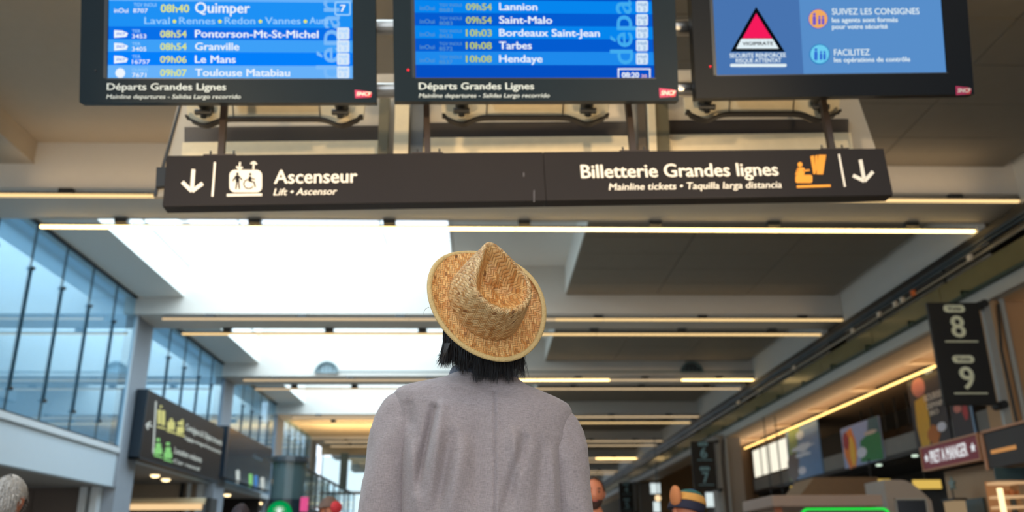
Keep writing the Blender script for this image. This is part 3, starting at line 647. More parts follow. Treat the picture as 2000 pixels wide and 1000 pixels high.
MB().prism([Vector((-.34, 0, 0)), Vector((.42, 0, 0)), Vector((.42, 0, tp-.35))]+[Vector((-.34+.76*(1-i/8)*1.0, 0, tp-.35+.35*math.sin(math.pi/2*min(1, i/5)))) for i in range(1, 9)], (0, .8, 0)).build('body', mat('warm_grey_booth', (138, 128, 120), .5), ar)
MB().box(-.2, .3, -.03, .0, 0, tp-.33).build('display', mat('booth_display', (30, 32, 38), .2), ar)
MB().box(-.22, -.2, -.04, .0, 0, tp-.31).box(.3, .32, -.04, 0, 0, tp-.31).box(-.22, .32, -.04, 0, tp-.33, tp-.31).build('trim', MATS['pale_profile'], ar)
# background at right of the columns: beige hall end and bright windows
struct(MB().prism([at(1375, 905, Y=70), at(1262, 918, Y=70), Vector((at(1262, 918, Y=70).x, 70, 0)), Vector((at(1375, 905, Y=70).x, 70, 0))], (0, .3, 0)).build('wall_far_beige', mat('far_beige', (196, 156, 108), .8)))
for i, (x0, y0, x1, y1) in enumerate(((1270, 944, 1290, 964), (1276, 980, 1290, 1000), (1378, 962, 1404, 990))):
    a = at(x0, y0, Y=62); b = at(x1, y1, Y=62)
    e = thing('window_8', 'bright far window', 'window', a); del e['category']; struct(e)
    MB().box(0, b.x-a.x, 0, .05, b.z-a.z, 0).build('glass_pane', mat('far_window', (226, 240, 240), emit=.95), e); MB().box(-.06, b.x-a.x+.06, .05, .1, b.z-a.z-.06, .06).build('window_frame', darkg, e)
p = at(1285, 973, Y=40); e = thing('globe_lamp', 'small warm globe lamp left of the patterned head wrap', 'lamp', p)
MB().ball((0, 0, 0), .14, 12).build('globe', mat('globe_warm', (255, 220, 170), emit=1.2), e); MB().tube([(0, 0, .12), (0, 0, 6.5-p.z)], .02, 6).build('stem', dark, e)

# ------------------------------------------------------------------ the three departure screens
def make_board(bl, br, Ybl, Ybr, tilt=15):
    O = at(*bl, Y=Ybl); P = at(*br, Y=Ybr); X = (P-O).normalized()
    up = Vector((0, -math.sin(math.radians(tilt)), math.cos(math.radians(tilt))))
    return Board(O, X, up), (P-O).length
bez = mat('screen_bezel', (13, 27, 36), .4, var=.1, spec=.12)
bez3 = mat('screen_bezel_black', (10, 13, 17), .4, spec=.12)
EM = 1.0
def sc_mat(n, c, s=EM): return mat('display_'+n, c, emit=s)
wh = sc_mat('white', (238, 246, 255)); yl = sc_mat('yellow', (226, 232, 110)); lb_ = sc_mat('pale_blue', (150, 205, 255))
bez_t = mat('bezel_print', (176, 190, 196), .5)
def screen(bl, br, Ybl, W, x0, x1, yb, mbz, label, tilt=15):
    bd, L = make_board(bl, br, Ybl, W, tilt)
    e = thing('departure_screen', label, 'screen', M=bd.M)
    ua, va = bd.loc(x0, yb); ub, vb = bd.loc(x1, yb); va = (va+vb)/2; H = va+.80+.06
    MB().box(0, ua, 0, H, -.075, 0).box(ub, L, 0, H, -.075, 0).box(ua, ub, 0, va, -.075, 0).box(ua, ub, va+.80, H, -.075, 0).box(ua, ub, va, va+.8, -.075, -.014).build('housing', mbz, e)
    MB().box(ua-.006, ub+.006, va-.006, va, -.012, .001).box(ua-.02, ua, va, va+.8, -.012, .002).build('inner_lip', mat('lip_black', (8, 10, 12), .3), e)
    return e, bd, ua, ub, va, L, H
def rows(e, bd, ua, ub, va, ys, cols, x=450):
    v = [bd.loc(x, y)[1] for y in ys]
    for i, c in enumerate(cols):
        lo = va if i == 0 else v[i]; hi = v[i+1]
        MB().box(ua, ub, lo, hi, -.012, -.010).build('display_row', c, e)
    top = va+.8; lo = v[len(cols)]; k = 0
    while lo < top-1e-4:
        hi = min(top, lo+.08); MB().box(ua, ub, lo, hi, -.012, -.010).build('display_row', cols[k % 2], e); lo = hi; k += 1
def logo(bd, e, x0, y0, x1, y1, off=.003):
    poly(bd, e, [(x0, y0), (x1-6, y0+3), (x1, y0+6), (x1-2, y1-2), (x0+1, y1)], mat('logo_magenta', (176, 30, 84), .5), 'logo_shape', off=off)
    poly(bd, e, [(x1-12, y0+3), (x1-4, y0+5), (x1-1, y0+8), (x1-3, y1-2), (x1-10, y1-1)], mat('logo_red', (196, 36, 50), .5), 'logo_shape', off=off+.001)
    text(bd, e, 'SNCF', x0+3, y1-5, x1-3, (y1-y0)*.42, tl_white, bold=.03, shear=.25, off=off+.002)
ox = -.006
# screen 1
e, bd, ua, ub, va, L, H = screen((155, 200), (735, 200), 4.25, 4.31, 209, 689, 153, bez, 'left departure screen listing Quimper, Granville and Le Mans in blue rows')
sA = sc_mat('blue_a', (30, 145, 245)); sB = sc_mat('blue_b', (8, 112, 232)); sC = sc_mat('blue_c', (62, 160, 248)); sD = sc_mat('blue_d', (4, 128, 250)); sE = sc_mat('blue_e', (104, 178, 250))
rows(e, bd, ua, ub, va, [153, 127, 101, 77, 52, 2], [sE, sD, sC, sB, sA])
def ts(s, x0, y, x1, cap, m=wh, **k): return text(bd, e, s, x0, y, x1, cap, m, off=ox, **k)
text(bd, e, 'dépar', 663, 157, -2, 46, sc_mat('word_blue', (122, 186, 250)), bold=.01, rot=1, off=-.009)
ts('inOui', 222, 24, 250, 9); ts('TGV INOUI', 260, 12, 305, 7, lb_); ts('8707', 259, 24, 288, 8); ts('08h40', 313, 23, 369, 15, yl, bold=.02); ts('Quimper', 380, 24, 488, 20, bold=.02)
for s, a, b in (('Laval', 281, 331), ('Rennes', 349, 420), ('Redon', 438, 498), ('Vannes', 517, 587), ('Aura', 604, 642)): ts(s, a, 46, b, 13, lb_)
for x in (340, 429, 508, 596): poly(bd, e, circ(x, 41, 3.6, 12), yl, 'dot', off=ox)
for yb, num, hr, ds, x1_, ty_ in ((72, '3453', '08h54', 'Pontorson-Mt-St-Michel', 622, 'TER'), (97, '3405', '08h54', 'Granville', 467, 'TER'), (122, '16757', '09h06', 'Le Mans', 460, 'TER'), (148, '7671', '09h07', 'Toulouse Matabiau', 566, 'OUIGO')):
    ts(ty_, 257, yb-9, 274 if ty_ == 'TER' else 288, 6, lb_); ts(num, 257, yb+2, 257+7*len(num), 8); ts(hr, 312, yb, 364, 13, yl, bold=.02); ts(ds, 380, yb, x1_, 14, bold=.02)
    if ty_ == 'TER':
        poly(bd, e, [(222, yb-14), (238, yb-13), (249, yb-8), (246, yb-1), (222, yb+1)], wh, 'train_logo', off=ox); ts('SNCF', 226, yb-4, 243, 5, sB, shear=.2).location.z = .001
    else: poly(bd, e, circ(234, yb-6, 9.5, 18), wh, 'train_logo', off=ox)
    poly(bd, e, rrect(658, yb-19, 682, yb+4, 3), sc_mat('box_white', (214, 232, 250)), 'platform_box', off=ox)
    ts('Hall', 662, yb-9, 678, 6, lb_).location.z = .001; ts('1 2', 663, yb+1, 677, 7, lb_).location.z = .001
bx = MB(); P1 = [Vector(bd.loc(*q)+(ox,)) for q in rrect(653, 2, 685, 30, 4)]; P2 = [Vector(bd.loc(*q)+(ox,)) for q in rrect(656, 5, 682, 27, 3)]
n_ = len(P1)
for i in range(n_): bx.prism([P1[i], P1[(i+1) % n_], P2[(i+1) % n_], P2[i]], (0, 0, .001))
bx.build('number_frame', lb_, e); ts('7', 664, 22, 675, 13, bold=.03)
text(bd, e, 'Départs Grandes Lignes', 209, 176, 442, 13, bez_t, bold=.02); text(bd, e, 'Mainline departures - Salidas Largo recorrido', 208, 193, 470, 8, bez_t, shear=.2)
logo(bd, e, 693, 176, 727, 192)
MB().tube([Vector(bd.loc(187, 138)+(0,)), Vector(bd.loc(187, 138)+(.006,))], .004, 8).build('status_light', dark, e)
S1 = (bd, L, H)
# screen 2
e, bd, ua, ub, va, L, H = screen((770, 198), (1326, 197), 4.34, 4.41, 812, 1279, 152, bez, 'middle departure screen listing Lannion, Saint-Malo, Bordeaux, Tarbes and Hendaye')
sA = sc_mat('deep_a', (6, 134, 238)); sB = sc_mat('deep_b', (4, 92, 208)); sF = sc_mat('deep_f', (4, 80, 196)); sG = sc_mat('deep_g', (30, 138, 236))
rows(e, bd, ua, ub, va, [152, 126, 100, 75, 50, 25, 0], [sF, sG, sB, sA, sB, sA], x=1050)
text(bd, e, 'dépar', 1237, 125, -28, 44, sc_mat('word_deep', (66, 172, 240)), bold=.01, rot=1, off=-.009)
gl = sc_mat('grey_blue', (90, 150, 205)); yd = sc_mat('dull_yellow', (190, 205, 90))
for yb, num, hr, ds, x1_ in ((19, '8681', '09h54', 'Lannion', 1050), (45, '8083', '09h54', 'Saint-Malo', 1079), (70, '8432', '10h03', 'Bordeaux Saint-Jean', 1172), (95, '8572', '10h08', 'Tarbes', 1039), (121, '8537', '10h08', 'Hendaye', 1060)):
    ts('inOui', 820, yb, 849, 8, gl); ts('TGV INOUI', 858, yb-7, 902, 6, gl); ts(num, 858, yb+3, 884, 7, gl); ts(hr, 910, yb, 961, 13, yd, bold=.02); ts(ds, 975, yb, x1_, 14, bold=.02)
    poly(bd, e, rrect(1243, yb-18, 1266, yb+4, 3), MATS['display_box_white'], 'platform_box', off=ox); ts('Hall', 1247, yb-8, 1263, 6, gl).location.z = .001; ts('1 2', 1248, yb+2, 1262, 7, gl).location.z = .001
bx = MB()
for a in ((1207, 135, 1209.5, 151), (1268.5, 135, 1271, 151), (1207, 133, 1271, 135.5)): bx.prism([Vector(bd.loc(*q)+(ox,)) for q in ((a[0], a[1]), (a[2], a[1]), (a[2], a[3]), (a[0], a[3]))], (0, 0, .001))
bx.build('clock_frame', wh, e); ts('08:20', 1215, 151, 1249, 10, bold=.03); ts('30', 1253, 151, 1264, 6, sc_mat('clock_pink', (240, 200, 200)))
text(bd, e, 'Départs Grandes Lignes', 818, 175, 1043, 13, bez_t, bold=.02); text(bd, e, 'Mainline departures - Salidas Largo recorrido', 818, 191, 1073, 8, bez_t, shear=.2)
logo(bd, e, 1287, 172, 1321, 191)
MB().tube([Vector(bd.loc(797, 137)+(0,)), Vector(bd.loc(797, 137)+(.006,))], .007, 8).build('status_light', mat('red_led', (255, 50, 60), emit=1.5), e)
S2 = (bd, L, H)
# screen 3
e, bd, ua, ub, va, L, H = screen((1360, 192), (1903, 184), 4.44, 4.51, 1400, 1850, 144, bez3, 'right station screen with the red security triangle and two round safety icons')
pl, pr = sc_mat('slate', (72, 116, 176)), sc_mat('slate_light', (88, 142, 202))
um = bd.loc(1567, 80)[0]
MB().box(ua, um, va, va+.8, -.012, -.010).build('display_panel', pl, e); MB().box(um, ub, va, va+.8, -.012, -.010).build('display_panel', pr, e)
blk = sc_mat('ink', (8, 14, 22)); red = sc_mat('red', (246, 28, 92)); pw = sc_mat('panel_white', (226, 240, 245))
poly(bd, e, [(1478, 12), (1534, 100), (1428, 100)], blk, 'triangle_border', off=-.009)
poly(bd, e, [(1478, 25), (1509, 74), (1451, 74)], red, 'triangle_red', off=-.008); poly(bd, e, [(1449, 75), (1510, 75), (1522, 94), (1439, 94)], pw, 'triangle_white', off=-.008)
ts('VIGIPIRATE', 1451, 88, 1511, 6.5, blk, bold=.02); ts('SECURITE RENFORCEE', 1426, 112, 1536, 8, pw, bold=.02); ts('RISQUE ATTENTAT', 1438, 122, 1527, 8, pw, bold=.02)
poly(bd, e, rrect(1427, 124, 1537, 130, 2.5), pw, 'underline', off=ox)
ts('SUIVEZ LES CONSIGNES', 1626, 28, 1797, 12, pw); ts('les agents sont formés', 1626, 43, 1755, 9, pw, bold=.02); ts('pour votre sécurité', 1626, 56, 1735, 9, pw, bold=.02)
ts('FACILITEZ', 1630, 108, 1700, 12, pw); ts('les opérations de contrôle', 1630, 121, 1779, 9, pw, bold=.02)
def figs(cx, cy, m):
    mb = MB()
    for dx, s, dy in ((-8, 1.15, 1), (2, .85, 3), (9, .85, 3)):
        mb.prism([Vector(bd.loc(*q)+(-.004,)) for q in circ(cx+dx, cy+dy-9*s, 2.6*s, 10)], (0, 0, .001)); mb.prism([Vector(bd.loc(*q)+(-.004,)) for q in rrect(cx+dx-2.8*s, cy+dy-6*s, cx+dx+2.8*s, cy+dy+9*s, 2)], (0, 0, .001))
    mb.build('icon_figures', m, e)
poly(bd, e, circ(1599, 36, 20, 28), sc_mat('icon_ring', (96, 110, 200)), 'icon_ring', off=-.008); poly(bd, e, circ(1599, 36, 18, 28), sc_mat('icon_orange', (240, 170, 96)), 'icon_disc', off=-.006); figs(1599, 37, sc_mat('icon_violet', (110, 90, 200)))
poly(bd, e, circ(1602, 105, 20, 28), sc_mat('icon_teal', (40, 130, 190)), 'icon_ring', off=-.008); poly(bd, e, circ(1602, 105, 18, 28), sc_mat('icon_cyan', (110, 205, 240)), 'icon_disc', off=-.006); figs(1602, 106, sc_mat('icon_blue', (50, 110, 210)))
logo(bd, e, 1866, 168, 1897, 186)
MB().tube([Vector(bd.loc(1387, 130)+(0,)), Vector(bd.loc(1387, 130)+(.006,))], .006, 8).build('status_light', MATS['red_led'], e)
S3 = (bd, L, H)

# steel pipes running behind all three screens
def behind(bd, px, py, d): # a point d metres behind the board plane
    u, v = bd.loc(px, py); return bd.O+bd.X*u+bd.Y*v-bd.N*d
for y, r, nm in ((56, .05, 'upper'), (179, .045, 'lower')):
    yy_ = (4.36, 4.56) if nm == 'upper' else (4.44, 4.66)
    a = at(300, y, Y=yy_[0]); b = at(1800, y-(2 if nm == 'upper' else 8), Y=yy_[1])
    tag(MB().tube([a, b], r, 16).build('support_pipe', steel, smooth=False), '%s bright steel pipe running behind the three departure screens' % nm, 'pipe')
# gantry casing behind the wayfinding sign
GY = 5.25
gb = Board(at(1000, 400, Y=GY), (1, 0, 0), (0, 0, 1))
ga = thing('gantry_casing', 'cream and grey steel gantry casing behind and below the screens', 'frame', M=gb.M)
cas = mat('casing_grey', (196, 184, 166), .5, var=.08, vs=8)
def gp(pts, m, name, off=.0, th=.03, **k): return poly(gb, ga, pts, m, name, off=off, th=th, **k)
gp([(362, 150), (1655, 132), (1732, 352), (300, 384)], cas, 'back_plate', 0, .04)
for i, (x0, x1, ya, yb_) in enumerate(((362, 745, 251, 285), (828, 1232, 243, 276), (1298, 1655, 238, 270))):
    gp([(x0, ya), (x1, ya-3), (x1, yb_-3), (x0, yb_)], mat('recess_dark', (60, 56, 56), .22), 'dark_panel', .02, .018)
    gp([(x0, yb_+1), (x1, yb_-3), (x1+6, yb_+40), (x0-3, yb_+45)], cream, 'cream_lip', .06, .05)
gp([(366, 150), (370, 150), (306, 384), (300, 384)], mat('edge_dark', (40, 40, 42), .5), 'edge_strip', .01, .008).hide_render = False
for x0, x1, m, o in ((745, 764, olive, .1), (776, 803, cream, .12), (806, 830, mat('blue_grey_steel', (108, 112, 116), .4), .08), (1240, 1256, mat('dull_brown', (96, 84, 70), .5), .08), (1258, 1272, cream, .12), (1274, 1298, olive, .1)):
    gp([(x0, 190), (x1, 190), (x1+(x1-1000)*.02, 330), (x0+(x0-1000)*.02, 330)], m, 'upright', o, .05)
gp([(311, 333), (330, 333), (330, 368), (309, 371)], dark, 'end_block', .05, .04)
for px_ in (480, 1090, 1560):
    u_, v_ = gb.loc(px_, 150); MB().box(u_-.05, u_+.05, v_-.1, 9.42-gb.O.z, -.14, -.04).build('hanger_post', olive, ga)
# clamp brackets below each screen
def clamp_bracket(xa, xb, y, label):
    O = at((xa+xb)/2, y, Y=4.85); bd = Board(O, (1, 0, 0), (0, 0, 1)); c = [xa, xb]
    e = thing('clamp_bracket', label, 'bracket', M=bd.M)
    pts = []
    h = 14
    lobes = [(xa, 36), (xb, 36)]
    top = [(xa-40, y-22), (xb+45, y-24)]
    lower = []
    xs = [xa-38+i*(xb-xa+80)/60 for i in range(61)]
    for x in xs:
        d = sum(13*math.exp(-((x-c_)/24)**2) for c_ in c)
        lower.append((x, y+13+d-(0 if xa-30 < x < xb+34 else 5)))
    poly(bd, e, top+lower[::-1], cream, 'plate', 0, .02)
    lip = MB()
    for (a, b), (a2, b2) in zip(lower[:-1], lower[1:]): lip.prism([Vector(bd.loc(*q)+(.0,)) for q in ((a, b), (a2, b2), (a2, b2+3.5), (a, b+3.5))], (0, 0, .05))
    lip.build('rolled_edge', mat('rolled_dark', (34, 28, 24), .5), e)
    poly(bd, e, [(xa+58, y-22), (xb-48, y-22), (xb-48, y-13), (xa+58, y-13)], cas, 'stiffener', .03, .02)
    for c_ in c:
        u, v = bd.loc(c_, y-2); MB().tube([(u, v+.03, .0), (u, v+.03, .16)], .042, 16).build('clamp', dark, e)
        MB().tube([(u-.05, v-.03, .06), (u+.05, v-.03, .06)], .018, 10).build('clamp_bolt', darkg, e)
        MB().tube([(u-.0, v-.06, .05), (u, v+.12, .05)], .02, 8).build('clamp_screw', darkg, e)
    for x in (xa+50, xb-45): poly(bd, e, stroke((x, y-22), (x+(3 if x < 900 else -3), y+14), 1.6), brown, 'seam', .008, .004)
clamp_bracket(404, 668, 222, 'cream clamp bracket with two black clamps under the left screen')
clamp_bracket(902, 1146, 219, 'cream clamp bracket with two black clamps under the middle screen')
clamp_bracket(1376, 1596, 212, 'cream clamp bracket with two black clamps under the right screen')

# the long direction sign
a = at(317, 403, Y=4.5); d = ray(1745, 381); t = 4.72/d.y; bpt = CAM+d*t
sb = Board(a, bpt-a, (0, 0, 1)); SW = (bpt-a).length; SH = sb.loc(325, 304)[1]
ds = thing('direction_sign', 'long charcoal direction sign for the lift and the mainline ticket office', 'sign', M=sb.M)
ml = SW*.505
MB().box(0, ml-.001, 0, SH, -.1, 0).build('panel', sign_grey, ds, bevel=.003)
MB().box(ml+.001, SW, 0, SH, -.1, 0).build('panel', sign_grey, ds, bevel=.003)
arrow(sb, ds, (375, 374), (378, 331), 20, 17, 7.5, tl_white); poly(sb, ds, stroke((420, 317), (415, 384), 4), tl_white, 'divider_line')
poly(sb, ds, rrect(448, 332, 512, 376, 11), tl_white, 'lift_cabin', off=.0025)
poly(sb, ds, stroke((443, 381.5), (512, 380.5), 5), tl_white, 'lift_floor_line')
arrow(sb, ds, (467.5, 331), (469, 317), 6, 5, 3.4, tl_white); arrow(sb, ds, (496, 316), (495, 331), 6, 5, 3.4, tl_white)
mb = MB(); Q = lambda pts, o=.0035: mb.prism([Vector(sb.loc(*p)+(o,)) for p in pts], (0, 0, .0012))
Q(circ(464, 340, 2.6, 10)); Q([(460, 343), (467, 343), (468, 356), (461, 356)])
for s in (((461, 345), (455, 354)), ((467, 345), (473, 352)), ((463, 355), (461, 370)), ((466, 355), (468, 370))): Q(stroke(*s, 2.6))
mb.build('walking_figure', sign_grey, ds)
mb = MB(); Q(circ(489, 341, 2.6, 10)); Q([(486, 345), (491, 345), (492, 355), (485, 355)]); Q(stroke((490, 348), (498, 351), 2)); Q(stroke((489, 355), (496, 356), 2.6)); Q(stroke((496, 355), (499, 366), 2.6))
for i in range(18):
    a0, a1 = math.radians(-40+i*15), math.radians(-40+(i+1)*15)
    if i < 16: Q(stroke((486+9.5*math.cos(a0+1.2), 360+9*math.sin(a0+1.2)), (486+9.5*math.cos(a1+1.2), 360+9*math.sin(a1+1.2)), 2))
mb.build('wheelchair_figure', sign_grey, ds)
text(sb, ds, 'Ascenseur', 535, 359, 698, 26, tl_white, bold=.02, y1=357); text(sb, ds, 'Lift • Ascensor', 534, 382, 657, 13, tl_white, bold=.015, shear=.2, y1=380)
text(sb, ds, 'Billetterie Grandes lignes', 1135, 348, 1521, 25, tl_white, bold=.022, y1=342); text(sb, ds, 'Mainline tickets • Taquilla larga distancia', 1189, 372, 1527, 13, tl_white, bold=.015, shear=.2, y1=369)
mb = MB(); Q(circ(1562, 322, 5, 14)); Q(rrect(1556, 328, 1571, 342, 3)); Q(stroke((1568, 334), (1581, 333), 3.4)); Q(stroke((1558, 330), (1554, 342), 3.4)); Q(rrect(1553, 342, 1586, 358, 4))
mb.build('ticket_clerk', orange, ds)
mb = MB(); Q([(1582, 306), (1589, 304), (1593, 340), (1588, 341)]); Q([(1591, 305), (1596, 303), (1597, 325), (1592, 340)]); Q([(1598, 303), (1613, 303), (1607, 341), (1594, 341)])
mb.build('ticket_slips', orange, ds)
poly(sb, ds, stroke((1556, 365), (1622, 363), 5), orange, 'counter_line'); poly(sb, ds, stroke((1638, 301), (1650, 365), 4), tl_white, 'divider_line')
arrow(sb, ds, (1688, 354), (1680, 312), 20, 15, 7, tl_white)
poly(sb, ds, stroke((1043, 372), (1043, 395), 1.4), mat('scuff', (92, 92, 100), .5), 'scuff_mark', off=.0015)
poly(sb, ds, stroke((1023, 337), (1023, 345), 1.6), MATS['scuff'], 'scuff_mark', off=.0015)
for i, (xt, yt, xb, yb_) in enumerate(((438, 205, 428, 299), (838, 203, 835, 296), (1232, 200, 1240, 291), (1612, 192, 1631, 284))):
    u, v = sb.loc(xb, yb_); u2, v2 = sb.loc(xt, yt)
    e = thing('hanging_rod', 'dark square steel hanger above the long sign, %s' % ['over the lift pictogram', 'left of the middle bracket', 'right of the middle bracket', 'over the ticket pictogram'][i], 'rod', M=sb.M)
    MB().prism([Vector((u-.018, SH+.01, -.07)), Vector((u+.018, SH+.01, -.07)), Vector((u+.018, SH+.01, -.03)), Vector((u-.018, SH+.01, -.03))], (0, v2-SH+.9, -.0)).build('bar', brown, e)
    MB().box(u-.09, u+.09, SH, SH+.012, -.09, -.01).build('foot_plate', brown, e)
    for dx in (-.06, .07): MB().tube([(u+dx, SH+.01, -.05), (u+dx, SH+.05, -.05)], .006, 6).build('bolt', darkg, e)

# ------------------------------------------------------------------ people
def skin_mesh(verts, edges, radii, root=0, sub=1):
    me = bpy.data.meshes.new('sk'); me.from_pydata(verts, edges, [])
    o = bpy.data.objects.new('sk', me); COL.objects.link(o)
    md = o.modifiers.new('skin', 'SKIN'); md.use_smooth_shade = True
    lay = me.skin_vertices[0].data
    for i, r in enumerate(radii): lay[i].radius = (r, r) if not isinstance(r, tuple) else r
    for i in range(len(verts)): lay[i].use_root = (i == root)
    s = o.modifiers.new('sub', 'SUBSURF'); s.levels = sub; s.render_levels = sub
    dg = bpy.context.evaluated_depsgraph_get(); m2 = bpy.data.meshes.new_from_object(o.evaluated_get(dg))
    V = [v.co.copy() for v in m2.vertices]; Fc = [list(p.vertices) for p in m2.polygons]
    bpy.data.objects.remove(o); bpy.data.meshes.remove(me); bpy.data.meshes.remove(m2)
    return V, Fc
def head_mesh(n=28, m=22):
    """unit head, centre at origin, facing +Y, real size (0.155 wide, 0.2 deep, 0.235 high)"""
    mb = MB(); mb.ball((0, 0, 0), 1, n, (1, 1, 1)); mb.v = []; mb.f = []
    for i in range(m+1):
        ph = math.pi*i/m
        for k in range(n):
            th = 2*math.pi*k/n
            x, y, z = math.sin(ph)*math.cos(th), math.sin(ph)*math.sin(th), math.cos(ph)
            X, Y, Z = x*.077, y*.098, z*.117
            if z < 0: X *= 1-.28*z*z; Y *= (1-.12*z*z) if y > 0 else (1-.30*z*z)
            if y > 0:
                Y += .022*math.exp(-((X/.014)**2+((Z+.018)/.02)**2))             # nose
                Y -= .010*math.exp(-(((abs(X)-.032)/.016)**2+((Z-.008)/.012)**2))  # eye sockets
                Y += .006*math.exp(-((X/.03)**2+((Z+.055)/.01)**2)); Y += .008*math.exp(-((X/.025)**2+((Z+.092)/.016)**2))
                Y += .004*math.exp(-(((Z-.028)/.01)**2))*max(0, y)
            mb.v.append(Vector((X, Y, Z)))
    for i in range(m):
        for k in range(n): mb.f.append([i*n+k, (i+1)*n+k, (i+1)*n+(k+1) % n, i*n+(k+1) % n])
    for s in (-1, 1): mb.ball((s*.078, -.008, -.005), .03, 10, (.35, .7, 1.05)); mb.ball((s*.084, -.006, -.002), .018, 8, (.4, .7, 1.1))
    return mb
SKIN = mat('skin', (196, 132, 100), .5, var=.08)
def hand_chain(V, E, Rr, wi, wrist, d, up, sgn, s):
    """palm and five separately bent fingers, rooted inside the palm"""
    side = d.cross(up).normalized()*sgn
    b = len(V); V.append(wrist+d*.035*s); Rr.append((.022*s, .014*s)); E.append((wi, b))
    V.append(wrist+d*.075*s); Rr.append((.026*s, .012*s)); E.append((b, b+1))
    for k, (off, L) in enumerate(((-.028, .070), (-.010, .080), (.009, .075), (.027, .058))):
        p = wrist+d*.082*s+side*off*s; c = len(V); q = up*(-1)
        V.append(p); Rr.append(.0095*s); E.append((b+1, c))
        V.append(p+(d*.85+q*.25).normalized()*L*.45*s); Rr.append(.0088*s); E.append((c, c+1))
        V.append(V[-1]+(d*.6+q*.7).normalized()*L*.32*s); Rr.append(.008*s); E.append((c+1, c+2))
        V.append(V[-1]+(d*.3+q*.9).normalized()*L*.25*s); Rr.append(.007*s); E.append((c+2, c+3))
    c = len(V); V.append(wrist+d*.04*s-side*.032*s); Rr.append(.012*s); E.append((b, c))
    V.append(V[-1]+(d*.7-side*.6).normalized()*.034*s); Rr.append(.0105*s); E.append((c, c+1))
    V.append(V[-1]+(d*.9-side*.1-up*.3).normalized()*.028*s); Rr.append(.009*s); E.append((c+1, c+2))
def person(name, label, foot, H, rz, headpitch=0, headyaw=0, top=(70, 74, 84), legs=(44, 46, 56), skin=SKIN, group=None, head_at=None, arm=None, coat=True):
    s = H/1.75
    e = thing(name, label, 'person', foot); e.rotation_euler = (0, 0, rz)
    J = dict(pelvis=(0, 0, .93), waist=(0, .0, 1.08), chest=(0, -.01, 1.28), neck0=(0, -.02, 1.44), neck=(0, -.01, 1.52))
    V = []; E = []; Rr = []; ix = {}
    def add(n, p, r, par=None):
        ix[n] = len(V); V.append(Vector(p)*s if par != 'abs' else Vector(p)); Rr.append((r[0]*s, r[1]*s) if isinstance(r, tuple) else r*s)
    tq = .72 if arm else 1
    add('pelvis', J['pelvis'], .13*tq); add('waist', J['waist'], .115*tq); add('chest', J['chest'], .13*tq); add('neck0', J['neck0'], .075*tq); add('neck', J['neck'], .055); add('skull', (0, 0, 1.58), .05)
    E += [(0, 1), (1, 2), (2, 3), (3, 4), (4, 5)]
    for sg, nm in ((-1, 'l'), (1, 'r')):
        add('hip'+nm, (sg*.09, 0, .88), .09); add('kn'+nm, (sg*.10, .01, .48), .055); add('an'+nm, (sg*.10, -.02, .09), .038); add('toe'+nm, (sg*.11, .13, .035), .032)
        E += [(0, ix['hip'+nm]), (ix['hip'+nm], ix['kn'+nm]), (ix['kn'+nm], ix['an'+nm]), (ix['an'+nm], ix['toe'+nm])]
        A_ = arm[nm] if arm else ((sg*.17, -.01, 1.40), (sg*.235, -.02, 1.12), (sg*.245, .06, .88))
        for j_, q_, r_ in zip(('sh', 'el', 'wr'), A_, (.045, .038, .027) if arm else (.062, .042, .027)): add(j_+nm, (Vector(q_)/s if arm else q_), r_)
        E += [(ix['neck0'], ix['sh'+nm]), (ix['sh'+nm], ix['el'+nm]), (ix['el'+nm], ix['wr'+nm])]
        d = (V[ix['wr'+nm]]-V[ix['el'+nm]]).normalized()
        hand_chain(V, E, Rr, ix['wr'+nm], V[ix['wr'+nm]], d, Vector((sg*1.0, .1, 0)).normalized(), sg, s)
    bv, bf = skin_mesh([tuple(v) for v in V], E, Rr)
    hm = head_mesh()
    HC = head_at if head_at is not None else Vector((0, .012, 1.635))*s
    RM = Matrix.Translation(HC) @ Matrix.Rotation(headyaw, 4, 'Z') @ Matrix.Rotation(headpitch, 4, 'X')
    nb = len(bv); bv = bv+[RM @ (v*s) for v in hm.v]; bf = bf+[[i+nb for i in f] for f in hm.f]
    b = MB(); b.v = bv; b.f = bf; b.build('body', skin, e, smooth=True)
    if coat:   # sweater / trousers grown over the same skeleton
        cm = mat('cloth_%d_%d_%d' % top, top, .85, var=.1, vs=12, bump=.3, bs=30); tm = mat('trousers_%d_%d_%d' % legs, legs, .85, var=.1)
        K = ['pelvis', 'waist', 'chest', 'neck0', 'shl', 'ell', 'wrl', 'shr', 'elr', 'wrr']
        RR = dict(pelvis=.165, waist=.155, chest=.165, neck0=.085, shl=.085, ell=.058, wrl=.042, shr=.085, elr=.058, wrr=.042)
        vv = [tuple(V[ix[k]]) for k in K]; vv[0] = (0, 0, .86*s)
        cv, cf = skin_mesh(vv, [(0, 1), (1, 2), (2, 3), (3, 4), (4, 5), (5, 6), (3, 7), (7, 8), (8, 9)], [RR[k]*s for k in K], sub=2)
        q = MB(); q.v = cv; q.f = cf; q.build('sweater', cm, e, smooth=True)
    if True:
        tm = mat('trousers_%d_%d_%d' % legs, legs, .85, var=.1)
        vv = [(0, 0, .95), (-.09, 0, .87), (-.10, .01, .48), (-.10, -.02, .10), (.09, 0, .87), (.10, .01, .48), (.10, -.02, .10)]
        cv, cf = skin_mesh([tuple(Vector(v)*s) for v in vv], [(0, 1), (1, 2), (2, 3), (0, 4), (4, 5), (5, 6)], [r*s for r in (.15, .105, .075, .06, .105, .075, .06)], sub=2)
        q = MB(); q.v = cv; q.f = cf; q.build('trousers', tm, e, smooth=True)
